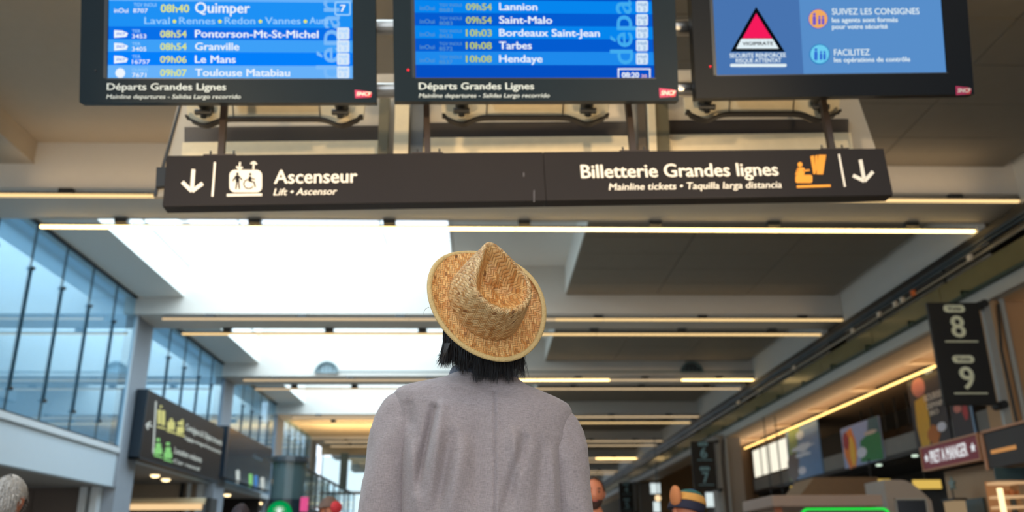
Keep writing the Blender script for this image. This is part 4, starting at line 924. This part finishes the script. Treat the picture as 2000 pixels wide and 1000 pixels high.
    for sg in (-1, 1):
        q = MB(); rg = []
        for t, w_, h_ in ((-.09, .030, .05), (-.05, .038, .075), (.0, .040, .085), (.06, .043, .06), (.12, .045, .045), (.17, .035, .035), (.195, .015, .02)):
            rg.append([Vector((sg*.105+w_*math.cos(a), t+.0, max(0, h_*.5+h_*.55*math.sin(a)))) for a in [2*math.pi*i/12 for i in range(12)]])
        q.loft([[p*s for p in r] for r in rg]).build('shoe', mat('shoe_black', (30, 28, 28), .4), e, smooth=True)
    return e, RM, s
def hair_shell(e, RM, s, m, zmin=-.03, front=.045, puff=.012, strands=500, slen=.03, seed=1, top=None):
    """hair: a noisy cap over the skull with short locks"""
    rr = random.Random(seed); hm = head_mesh(40, 30); mb = MB()
    keep = []
    n = 40; NV = 31*40
    def inside(v): return v.z > zmin+(.05 if v.y > front-.03 else 0)+max(0, (v.y-.0))*.6 and not (v.y > front and v.z < .06) and not (abs(v.x) > .06 and -.03 < v.y < .02 and v.z < .012)
    idx = {}
    for i in range(NV):
        v = hm.v[i]
        d = v.normalized(); p = v+d*(puff+.007*noise.noise(v*40)+(.004*noise.noise(v*110)))
        idx[i] = len(mb.v); mb.v.append(RM @ (p*s))
    for f in hm.f:
        if max(f) < NV and all(inside(hm.v[i]) for i in f): mb.f.append([idx[i] for i in f])
    for k in range(strands):
        while True:
            i = rr.randrange(NV); v = hm.v[i]
            if inside(v): break
        d = v.normalized(); dn = (Vector((0, -.5, -.8))+d*.25+Vector((rr.gauss(0, .25), rr.gauss(0, .25), rr.gauss(0, .25)))).normalized()
        p = v+d*(puff+.001); L = slen*rr.uniform(.6, 1.2); w_ = d.cross(dn).normalized()*.0022
        pts = [p, p+dn*L*.5+d*.003, p+dn*L]
        b = len(mb.v); mb.v += [RM @ (q*s) for q in (pts[0]-w_, pts[0]+w_, pts[1]+w_*.8, pts[1]-w_*.8, pts[2])]
        mb.f += [[b, b+1, b+2, b+3], [b+3, b+2, b+4]]
    return mb.build('hair', m, e, smooth=False)
def face_bits(e, RM, s):
    mb = MB()
    for sg in (-1, 1): mb.ball(RM @ (Vector((sg*.031, .082, .008))*s), .009*s, 8)
    mb.build('eyes', mat('eye_dark', (34, 26, 24), .3), e)
    mb = MB()
    for sg in (-1, 1): mb.ball(RM @ (Vector((sg*.031, .090, .030))*s), .015*s, 8, (1.1, .4, .28))
    mb.build('eyebrows', mat('brow', (50, 34, 26), .7), e)
    MB().ball(RM @ (Vector((0, .094, -.054))*s), .02*s, 10, (1.1, .35, .32)).build('lips', mat('lips', (168, 86, 74), .5), e)

# --- the man in the straw hat
SKD = mat('skin_warm', (182, 124, 92), .5)
n_w = (RT*.37+UP*.55-FW*.75).normalized()
t_w = (RT*-.36+UP*.83-FW*-.43); t_w = (t_w-n_w*t_w.dot(n_w)).normalized(); s_w = t_w.cross(n_w).normalized()
HB = at(947, 594, Y=2.10)
MH = 1.80; MP = Vector((-.005, 2.22, 0))
man, RMm, sm = person('person', 'person seen from behind in a grey suit jacket and a tilted woven straw hat', MP, MH, 0,
                      headpitch=math.radians(32), head_at=Vector((HB-n_w*.035+FW*.02-Vector((0, 0, .02)))-MP), legs=(70, 68, 72), skin=SKD, coat=False,
                      arm=dict(l=((-.17, 0, 1.50), (-.25, .01, 1.18), (-.24, .10, .90)), r=((.16, 0, 1.46), (.228, .01, 1.16), (.23, .10, .90))))
# straw weave
def straw(name, c1, c2, cell=.0062, rot=math.radians(38)):
    m = bpy.data.materials.new(name); m.use_nodes = True; nt = m.node_tree; p = nt.nodes['Principled BSDF']; N = nt.nodes.new; Lk = nt.links.new
    uv = N('ShaderNodeUVMap'); uv.uv_map = 'UVMap'; mp = N('ShaderNodeMapping'); mp.inputs['Rotation'].default_value = (0, 0, rot); mp.inputs['Scale'].default_value = (1/cell, 1/cell, 1); Lk(uv.outputs[0], mp.inputs[0])
    wn_ = N('ShaderNodeTexNoise'); wn_.inputs['Scale'].default_value = .25; Lk(mp.outputs[0], wn_.inputs['Vector'])
    vm = N('ShaderNodeVectorMath'); vm.operation = 'MULTIPLY_ADD'; vm.inputs[1].default_value = (1.2, 1.2, 0); Lk(wn_.outputs['Color'], vm.inputs[0]); Lk(mp.outputs[0], vm.inputs[2])
    sp = N('ShaderNodeSeparateXYZ'); Lk(vm.outputs[0], sp.inputs[0])
    def M(op, a, b=None, c=None):
        q = N('ShaderNodeMath'); q.operation = op
        for i, v in enumerate((a, b, c)):
            if v is None: continue
            if isinstance(v, (int, float)): q.inputs[i].default_value = v
            else: Lk(v, q.inputs[i])
        return q.outputs[0]
    i = M('FLOOR', sp.outputs[0]); j = M('FLOOR', sp.outputs[1]); fx = M('FRACT', sp.outputs[0]); fy = M('FRACT', sp.outputs[1])
    warp = M('LESS_THAN', M('FLOORED_MODULO', M('ADD', i, j), 4.0), 2.0)
    hx = M('SUBTRACT', 1.0, M('POWER', M('ABSOLUTE', M('MULTIPLY_ADD', fx, 2.0, -1.0)), 3.0)); hy = M('SUBTRACT', 1.0, M('POWER', M('ABSOLUTE', M('MULTIPLY_ADD', fy, 2.0, -1.0)), 3.0))
    hgt = N('ShaderNodeMix'); Lk(warp, hgt.inputs[0]); Lk(hy, hgt.inputs[2]); Lk(hx, hgt.inputs[3])
    ca = N('ShaderNodeCombineXYZ'); Lk(i, ca.inputs[0]); Lk(M('FLOOR', M('MULTIPLY', M('ADD', j, i), .5)), ca.inputs[1]); Lk(warp, ca.inputs[2])
    wh_ = N('ShaderNodeTexWhiteNoise'); Lk(ca.outputs[0], wh_.inputs[0])
    cr = N('ShaderNodeValToRGB'); el = cr.color_ramp.elements; el[0].position = 0; el[0].color = rgb(124, 80, 44); el[1].position = 1; el[1].color = rgb(*c2)
    q = el.new(.012); q.color = rgb(170, 116, 64); q = el.new(.03); q.color = rgb(*c1)
    Lk(wh_.outputs['Value'], cr.inputs[0])
    mx = N('ShaderNodeMix'); mx.data_type = 'RGBA'; mx.blend_type = 'MULTIPLY'; Lk(cr.outputs[0], mx.inputs['A']); mx.inputs['Factor'].default_value = .8  # strand edges darkened in the colour, shade between straws painted in
    gr = N('ShaderNodeCombineColor'); 
    for k_, g_ in enumerate((1.0, 1.0, 1.0)): Lk(M('MULTIPLY_ADD', hgt.outputs[0], .62, .38), gr.inputs[k_])
    Lk(gr.outputs[0], mx.inputs['B']); Lk(mx.outputs['Result'], p.inputs['Base Color'])
    bp = N('ShaderNodeBump'); bp.inputs['Strength'].default_value = .9; bp.inputs['Distance'].default_value = .0012; Lk(hgt.outputs[0], bp.inputs['Height']); Lk(bp.outputs[0], p.inputs['Normal'])
    p.inputs['Roughness'].default_value = .42; p.inputs['Specular IOR Level'].default_value = .4
    return m
st_side = straw('straw_weave', (192, 138, 80), (238, 200, 144), cell=.0062); st_in = straw('straw_weave_brim', (200, 132, 66), (238, 186, 118), cell=.0060, rot=math.radians(20))
def uvmesh(name, rings, uvs, m, par, closed=True):
    n = len(rings[0]); V = [p for r in rings for p in r]; Fc = []; UVf = []
    for i in range(len(rings)-1):
        for k in range(n):
            k2 = (k+1) % n; Fc.append([i*n+k, i*n+k2, (i+1)*n+k2, (i+1)*n+k]); UVf.append([(i, k), (i, k+1), (i+1, k+1), (i+1, k)])
    me = bpy.data.meshes.new(name); me.from_pydata([tuple(v) for v in V], [], Fc); me.materials.append(m)
    ul = me.uv_layers.new(name='UVMap')
    for p, cs in zip(me.polygons, UVf):
        p.use_smooth = True
        for li, (a, b) in zip(p.loop_indices, cs): ul.data[li].uv = uvs(a, b)
    o = link(name, me, par); return o
HM = Matrix(((s_w.x, t_w.x, n_w.x, HB.x), (s_w.y, t_w.y, n_w.y, HB.y), (s_w.z, t_w.z, n_w.z, HB.z), (0, 0, 0, 1)))
HMl = Matrix.Translation(-MP) @ HM
hat = bpy.data.objects.new('straw_hat', None); COL.objects.link(hat); hat.parent = man; hat.matrix_local = HMl; hat['label'] = 'tilted woven straw trilby'
NH = 120; A_T, A_S, HT = .108, .096, .120
def sm_(x): x = max(0, min(1, x)); return x*x*(3-2*x)
def crown_pt(th, h):
    c, s_ = math.sin(th), math.cos(th)      # c: front(+t), s_: right
    k = 1-.16*h**1.6
    t = A_T*c*k; s2 = A_S*s_*k
    f = sm_((c+.25)/1.25)
    s2 *= 1-.50*f*h**1.2
    s2 -= math.copysign(1, s_)*0
    t += .012*h*f
    z = HT*h*(1+.06*f*h)-.012*h*h*(1-f)
    return Vector((s2, t, z))
ths = [2*math.pi*k/NH for k in range(NH)]
hs = [i/22 for i in range(23)]
rings = [[crown_pt(th, h) for th in ths] for h in hs]
# rounded shoulder of the crown
top = rings[-1]; cen = Vector((0, .01, HT*.98))
for q, dz in ((.96, .0035), (.91, .004), (.86, .0015)):
    rings.append([Vector((cen.x+(p.x-cen.x)*q, cen.y+(p.y-cen.y)*q, p.z+dz)) for p in top])
uvmesh('crown', rings, lambda a, b: (b/NH*2*math.pi*.095, a*.0056), st_side, hat)
dr = []
for r_ in (.86, .80, .72, .62, .5, .36, .2, .08, .0):
    dep = .042*sm_((.88-r_)/.42)
    dr.append([Vector((cen.x+(p.x-cen.x)*r_, cen.y+(p.y-cen.y)*r_, p.z*1.0+.0015-dep+.006*(1-r_)*math.sin(2*th))) for p, th in zip(top, ths)])
uvmesh('crown_dent', dr, lambda a, b: (dr[a][b % NH].x, dr[a][b % NH].y), st_in, hat)
BT, BS = .166, .150
def brim_pt(th, u):
    c, s_ = math.sin(th), math.cos(th)
    t = (A_T+(BT-A_T)*u)*c; s2 = (A_S+(BS-A_S)*u)*s_
    z = .006*(1-u)**3+u*u*(.020*s_*s_+.012*max(0, -c)-.010*max(0, c))+.004*math.sin(3*th+1)*u
    if s_ > 0: z += .008*s_*u*u
    return Vector((s2, t, z))
br = [[brim_pt(th, u) for th in ths] for u in [i/9 for i in range(10)]]
br2 = [[p-Vector((0, 0, .0022)) for p in r] for r in br[::-1]]
allr = br+br2
uvmesh('brim', allr, lambda a, b: (allr[a][b % NH].x, allr[a][b % NH].y), st_in, hat)
bd_ = MB(); ring = [brim_pt(th, 1.0)-Vector((0, 0, .001)) for th in ths]; b0 = 0
for k in range(NH):
    a = ring[k]; rad_ = Vector((a.x, a.y, 0)).normalized()
    for u_, v_ in ((-.009, .0018), (-.004, .0032), (.002, .0026), (.004, 0), (.002, -.003), (-.009, -.0026)): bd_.v.append(a+rad_*u_+Vector((0, 0, v_)))
for k in range(NH):
    for i in range(6): bd_.f.append([k*6+i, k*6+(i+1) % 6, ((k+1) % NH)*6+(i+1) % 6, ((k+1) % NH)*6+i])
bd_.build('brim_binding', mat('pale_straw_binding', (206, 174, 116), .6, var=.14, vs=160, bump=.4, bs=300), hat, smooth=True, label='pale plain straw binding around the brim')
# hair
rr = random.Random(3); hb = MB()
hm_ = mat('black_hair', (24, 18, 17), .38, var=.25, vs=30)
def lock(p0, p1, p2, w0, n=5, out=Vector((0, -1, 0))):
    pts = []
    for i in range(n+1):
        t = i/n; pts.append(p0*(1-t)**2+p1*2*t*(1-t)+p2*t*t)
    b = len(hb.v)
    for i, p in enumerate(pts):
        d = (pts[min(i+1, n)]-pts[max(i-1, 0)]).normalized(); sd = d.cross(out).normalized()*w0*(1-(i/n)**2*.92)
        hb.v += [p-sd, p+out*w0*.7*(1-i/n*.9), p+sd]
    for i in range(n):
        for k in range(2): hb.f.append([b+i*3+k, b+i*3+k+1, b+(i+1)*3+k+1, b+(i+1)*3+k])
def wp(x, y, Y): return at(x, y, Y=Y)-MP
# solid under-volume of hair
core = MB(); rg = []
for py, xl, xr, dpt in ((590, 885, 1000, .055), (640, 872, 1012, .062), (680, 868, 1014, .062), (698, 872, 1012, .058), (708, 892, 1010, .05), (722, 925, 1004, .04)):
    L_, R_ = wp(xl, py, 2.215), wp(xr, py, 2.215); c_ = (L_+R_)/2; hw = (R_-L_).length/2
    rg.append([Vector((c_.x+hw*math.cos(a), c_.y+dpt*math.sin(a), c_.z)) for a in [2*math.pi*i/24 for i in range(24)]])
hair_core = core.loft(rg)
base_v = list(hair_core.v); base_f = list(hair_core.f)
for k in range(2600):
    u = rr.random()**1.15; x = 870+u*148
    end = 722+rr.uniform(-16, 10)+(14 if x > 928 else -2)+(6*math.sin(x*.21))
    if x < 890: end = 708+rr.uniform(-16, 14)
    Yb = 2.132-.010*math.sin(math.pi*u)+rr.uniform(-.006, .014)
    def py_(x_, y_):      # depth of the brim plane at this pixel
        d_ = ray(x_, y_); return (CAM+d_*((HB-CAM).dot(n_w)/d_.dot(n_w))).y
    bow = (u-.5)*26
    x2 = x+rr.gauss(0, 5)+(-10 if u < .12 else 0)+(4 if u > .9 else 0)
    y_a = 620+rr.uniform(-10, 50)
    lock(wp(x+rr.gauss(0, 3), y_a, max(Yb, py_(x, y_a)+.03)), wp(x+bow*.2+rr.gauss(0, 3), 690, max(Yb-.004, py_(x, 690)+.012)), wp(x2, end, Yb+rr.uniform(-.006, .012)), rr.uniform(.0006, .0015))
for k in range(30):      # flicks at the left
    lock(wp(872+rr.uniform(-3, 8), 670, 2.12), wp(866, 700, 2.10), wp(858+rr.uniform(-4, 14), 716+rr.uniform(-12, 6), 2.11), .0007)
lock(wp(838, 600, 2.12), wp(824, 604, 2.12), wp(829, 620, 2.12), .0006)
off = len(hb.v); hb.v += base_v; hb.f += [[i+off for i in f] for f in base_f]
hb.build('hair', hm_, man)
# jacket
JM = bpy.data.materials.new('suit_fabric'); JM.use_nodes = True; nt = JM.node_tree; p = nt.nodes['Principled BSDF']
tc = nt.nodes.new('ShaderNodeTexCoord'); col = nt.nodes.new('ShaderNodeValToRGB'); nz = nt.nodes.new('ShaderNodeTexNoise'); nz.inputs['Scale'].default_value = 1; nz.inputs['Detail'].default_value = 3
mp = nt.nodes.new('ShaderNodeMapping'); mp.inputs['Scale'].default_value = (900, 900, 90); nt.links.new(tc.outputs['Object'], mp.inputs[0]); nt.links.new(mp.outputs[0], nz.inputs['Vector'])
mp2 = nt.nodes.new('ShaderNodeMapping'); mp2.inputs['Scale'].default_value = (90, 90, 900); nz2 = nt.nodes.new('ShaderNodeTexNoise'); nz2.inputs['Scale'].default_value = 1
nt.links.new(tc.outputs['Object'], mp2.inputs[0]); nt.links.new(mp2.outputs[0], nz2.inputs['Vector'])
av = nt.nodes.new('ShaderNodeMath'); av.operation = 'ADD'; nt.links.new(nz.outputs['Fac'], av.inputs[0]); nt.links.new(nz2.outputs['Fac'], av.inputs[1])
hv = nt.nodes.new('ShaderNodeMath'); hv.operation = 'MULTIPLY'; hv.inputs[1].default_value = .5; nt.links.new(av.outputs[0], hv.inputs[0])
col.color_ramp.elements[0].position = .3; col.color_ramp.elements[0].color = rgb(126, 115, 115); col.color_ramp.elements[1].position = .7; col.color_ramp.elements[1].color = rgb(176, 162, 161)
nt.links.new(hv.outputs[0], col.inputs[0]); nt.links.new(col.outputs[0], p.inputs['Base Color'])
bp = nt.nodes.new('ShaderNodeBump'); bp.inputs['Strength'].default_value = .25; bp.inputs['Distance'].default_value = .0006; nt.links.new(hv.outputs[0], bp.inputs['Height']); nt.links.new(bp.outputs[0], p.inputs['Normal'])
p.inputs['Roughness'].default_value = .85; p.inputs['Sheen Weight'].default_value = .25
LV = [(.74, .225, .135), (.86, .222, .135), (.98, .205, .128), (1.10, .193, .122), (1.22, .193, .124), (1.32, .200, .128), (1.41, .207, .126), (1.48, .214, .120), (1.53, .220, .112), (1.56, .226, .106), (1.583, .227, .098), (1.598, .217, .091), (1.610, .190, .085), (1.622, .150, .079), (1.634, .110, .074), (1.648, .086, .068)]
def interp(T, z):
    for a, b in zip(T[:-1], T[1:]):
        if z <= b[0]:
            t = (z-a[0])/(b[0]-a[0]); return [a[i]+(b[i]-a[i])*t for i in range(1, len(a))]
    return list(T[-1][1:])
def seg_fold(x, z, x0, z0, x1, z1, w_, amp):
    dx, dz = x1-x0, z1-z0; L2 = dx*dx+dz*dz; t = max(0, min(1, ((x-x0)*dx+(z-z0)*dz)/L2)); px_, pz_ = x0+t*dx, z0+t*dz
    return amp*math.exp(-((x-px_)**2+(z-pz_)**2)/(w_*w_))*(.35+.65*math.sin(math.pi*min(1, t*.9+.1)))
FOLD = []
def fpx(a, b, w_, amp):
    p_ = at(a[0], a[1], Y=2.1); q_ = at(b[0], b[1], Y=2.1); FOLD.append((p_.x, p_.z, q_.x, q_.z, w_, amp))
fpx((846, 806), (812, 960), .011, -.012); fpx((862, 800), (840, 980), .014, .006); fpx((800, 850), (812, 1000), .012, .006); fpx((880, 860), (850, 1010), .016, -.009)
fpx((905, 880), (880, 1010), .02, .006); fpx((1024, 850), (985, 1000), .013, -.009); fpx((1004, 840), (1012, 950), .014, .006); fpx((1080, 870), (1090, 1000), .013, .005); fpx((1100, 850), (1106, 990), .011, -.006)
fpx((1060, 860), (1050, 1000), .016, -.005); fpx((925, 850), (935, 1000), .018, -.004); fpx((880, 750), (960, 765), .012, .004); fpx((940, 760), (1010, 755), .012, -.003); fpx((795, 800), (800, 880), .014, -.006)
SEAMX = at(966, 900, Y=2.1).x
rings = []; nu = 300; zs = []
z = .74
while z < 1.5: zs.append(z); z += .008
while z < 1.648: zs.append(z); z += .004
zs.append(1.648)
for z in zs:
    hw, hd = interp(LV, z); r = []
    for k in range(nu):
        if k < 230: c = math.sin(-math.pi/2+math.pi*k/230); s_ = -1
        else: c = math.sin(math.pi/2-math.pi*(k-230)/70); s_ = 1
        x = hw*c; y = s_*hd*max(0, 1-abs(c)**2.7)**(1/2.3)
        if z > 1.585: x += .008*(z-1.585)/.06
        X = x+MP.x+.003
        zz = z-X*.10*sm_((z-1.2)/.3)+(.0)
        if y < 0:
            k_ = min(1, -y/.05)
            d_ = sum(seg_fold(X, z, *f) for f in FOLD)*2.3
            d_ += .0035*noise.noise(Vector((X*9, 3.1, z*4)))+.0012*noise.noise(Vector((X*40, 1, z*8)))
            if z < 1.60: d_ -= .006*math.exp(-((X-SEAMX)/.0028)**2)-.002*math.exp(-((X-SEAMX-.008)/.004)**2)
            # shoulder blades
            d_ += .010*math.exp(-(((abs(x)-.095)/.05)**2+((z-1.46)/.08)**2))-.006*math.exp(-((x/.03)**2+((z-1.44)/.12)**2))
            y -= d_*k_
        r.append(Vector((X-MP.x, y-.0, zz)))
    rings.append(r)
q = MB().loft(rings, close=False)
q.build('jacket', JM, man, smooth=True)
# collar roll
cr = []
for a_, (dz, sc_) in enumerate(((-.004, 1.05), (.012, 1.0), (.022, .93), (.020, .86), (.002, .84))):
    cr.append([Vector((.006+.088*sc_*math.cos(t), .072*sc_*math.sin(t), 1.645+dz-.1*(.088*math.cos(t))+.006*math.sin(t))) for t in [2*math.pi*i/48 for i in range(48)]])
MB().loft(cr, close=False).build('collar', mat('collar_blue_grey', (92, 98, 112), .8), man, smooth=True, label='blue grey jacket collar')
def sleeve(sg, pts, rad):
    N_ = 70; nu_ = 56; rings = []
    P = [Vector(p_) for p_ in pts]
    def cr_(t):
        t *= len(P)-1; i = min(int(t), len(P)-2); f = t-i
        p0, p1, p2, p3 = P[max(i-1, 0)], P[i], P[i+1], P[min(i+2, len(P)-1)]
        return .5*((2*p1)+(p2-p0)*f+(2*p0-5*p1+4*p2-p3)*f*f+(3*p1-p0-3*p2+p3)*f**3), rad[i]*(1-f)+rad[i+1]*f
    for i in range(N_+1):
        t = i/N_; p_, r_ = cr_(t); d = (cr_(min(1, t+.01))[0]-cr_(max(0, t-.01))[0]).normalized()
        ax = d.cross(Vector((0, 1, 0))).normalized(); ay = d.cross(ax)
        rg_ = []
        for k in range(nu_):
            a = 2*math.pi*k/nu_
            f_ = 1+.05*math.sin(3*a+9*t*sg)*sm_(t*4)*sm_(2*(1.05-t))+.05*noise.noise(Vector((math.cos(a)*1.2+sg*3, math.sin(a)*1.2, t*9)))+.03*noise.noise(Vector((math.cos(a)*3, math.sin(a)*3+sg, t*22)))
            rg_.append(p_+(ax*math.cos(a)+ay*math.sin(a)*1.05)*r_*f_)
        rings.append(rg_)
    MB().loft(rings, close=False).build('sleeve', JM, man, smooth=True)
sleeve(-1, [(-.165, 0, 1.580), (-.198, 0, 1.562), (-.214, 0, 1.50), (-.224, .0, 1.42), (-.236, .0, 1.33), (-.246, .005, 1.23), (-.252, .02, 1.12), (-.25, .05, 1.02), (-.24, .09, .93)], [.028, .055, .064, .066, .066, .064, .058, .052, .046])
sleeve(1, [(.150, 0, 1.535), (.188, 0, 1.520), (.205, 0, 1.462), (.210, .0, 1.39), (.218, .0, 1.31), (.226, .005, 1.21), (.234, .02, 1.11), (.235, .05, 1.01), (.23, .09, .93)], [.028, .054, .062, .062, .060, .060, .056, .050, .046])

# --- others in the crowd
sk2 = mat('skin_ruddy', (190, 116, 84), .5)
Hh = 1.735
p_ = at(12, 922, Y=4.6)
p_.x += .03
e, RM, s = person('person', 'grey haired person at the bottom left corner seen from behind, head turned right', (p_.x-.0, 4.6, 0), 1.62, math.radians(8), headpitch=math.radians(4), headyaw=math.radians(-8), top=(58, 60, 70), skin=sk2)
hair_shell(e, RM, s, mat('grey_hair', (185, 180, 174), .6, var=.35, vs=60), zmin=-.085, front=.06, strands=2500, slen=.03, seed=4, puff=.010)
p_ = at(1157, 938, Y=6.5)
e, RM, s = person('person', 'dark haired person facing the camera, half hidden by the right jacket sleeve', (p_.x-.0, 6.5, 0), 1.775, math.radians(180), headpitch=0, top=(60, 44, 44), skin=sk2)
face_bits(e, RM, s); hair_shell(e, RM, s, mat('brown_hair', (42, 30, 26), .6), zmin=.0, front=.06, strands=300, slen=.015, seed=5, puff=.006)
bdm = MB(); hm3 = head_mesh(32, 24)
for v in hm3.v[:25*32]: bdm.v.append(RM @ ((v*1.03)*s))
for f in hm3.f:
    if max(f) < 25*32 and all(hm3.v[i].y > .0 and hm3.v[i].z < -.035 for i in f): bdm.f.append(f)
bdm.build('beard', mat('beard_brown', (66, 44, 38), .8), e, smooth=True)
p_ = at(646, 972, Y=7.5)
e, RM, s = person('person', 'person in a brown and red cap low behind the left sleeve', (p_.x, 7.5, 0), 1.70, math.radians(150), top=(120, 60, 56), skin=sk2)
face_bits(e, RM, s)
cap = MB()
hm2 = head_mesh(32, 24)
for v in hm2.v[:25*32]: cap.v.append(RM @ ((v*1.10+Vector((0, 0, .008)))*s))
for f in hm2.f:
    if max(f) < 25*32 and all(hm2.v[i].z > .03 for i in f): cap.f.append(f)
cap.build('cap', mat('cap_brown', (104, 84, 76), .8), e, smooth=True)
MB().prism([RM @ (Vector(q)*s) for q in ((-.075, .08, .04), (-.05, .155, .03), (0, .175, .028), (.05, .155, .03), (.075, .08, .04))], (0, 0, .008)).build('cap_visor', mat('cap_brown', (104, 84, 76), .8), e)
MB().ball(RM @ (Vector((-.07, .0, .04))*s), .06*s, 12, (.8, 1.1, .9)).build('cap_side', mat('cap_red', (196, 52, 62), .8), e)
p_ = at(471, 988, Y=9)
e, RM, s = person('person', 'dark haired person far left under the shop downlights, only the crown of the head showing', (p_.x, 9, 0), 1.745, 0, top=(40, 40, 48), skin=sk2)
hair_shell(e, RM, s, mat('dark_violet_hair', (52, 46, 56), .6), zmin=-.07, front=.06, strands=300, slen=.02, seed=6)
p_ = at(1338, 958, Y=5.0)
e, RM, s = person('person', 'person in a blue, green and ochre patterned head wrap at the bottom right of centre', (p_.x, 5.0, 0), 1.56, math.radians(20), top=(80, 60, 50), skin=sk2)
wrapm = [mat('wrap_ochre', (196, 142, 70), .8, var=.2, vs=25), mat('wrap_blue', (36, 86, 150), .8, var=.15, vs=25), mat('wrap_green', (22, 86, 84), .8, var=.2, vs=25), mat('wrap_navy', (26, 26, 48), .8), mat('wrap_rust', (186, 116, 70), .8)]
RM = RM @ Matrix.Rotation(math.radians(24), 4, 'Y')
def band(phi0, phi1, m, sc_, name='wrap_fold'):
    q = MB(); rg = []
    for i in range(9):
        ph = phi0+(phi1-phi0)*i/8; rg.append([RM @ (Vector((.108*math.sin(ph)*math.cos(t)*(1+.03*math.sin(5*t+ph*4)), .122*math.sin(ph)*math.sin(t), .02+.125*math.cos(ph)+.02*math.cos(t)*math.sin(ph)))*s*sc_) for t in [2*math.pi*k/28 for k in range(28)]])
    q.loft(rg).build(name, m, e, smooth=True)
band(.02, .5, wrapm[1], 1.0); band(.5, .85, wrapm[2], 1.02); band(.85, 1.3, wrapm[0], 1.03); band(1.3, 1.75, wrapm[3], 1.0)
MB().ball(RM @ (Vector((-.105, -.02, .045))*s), .06*s, 12, (.5, .9, 1.2)).build('wrap_knot', wrapm[4], e, smooth=True)
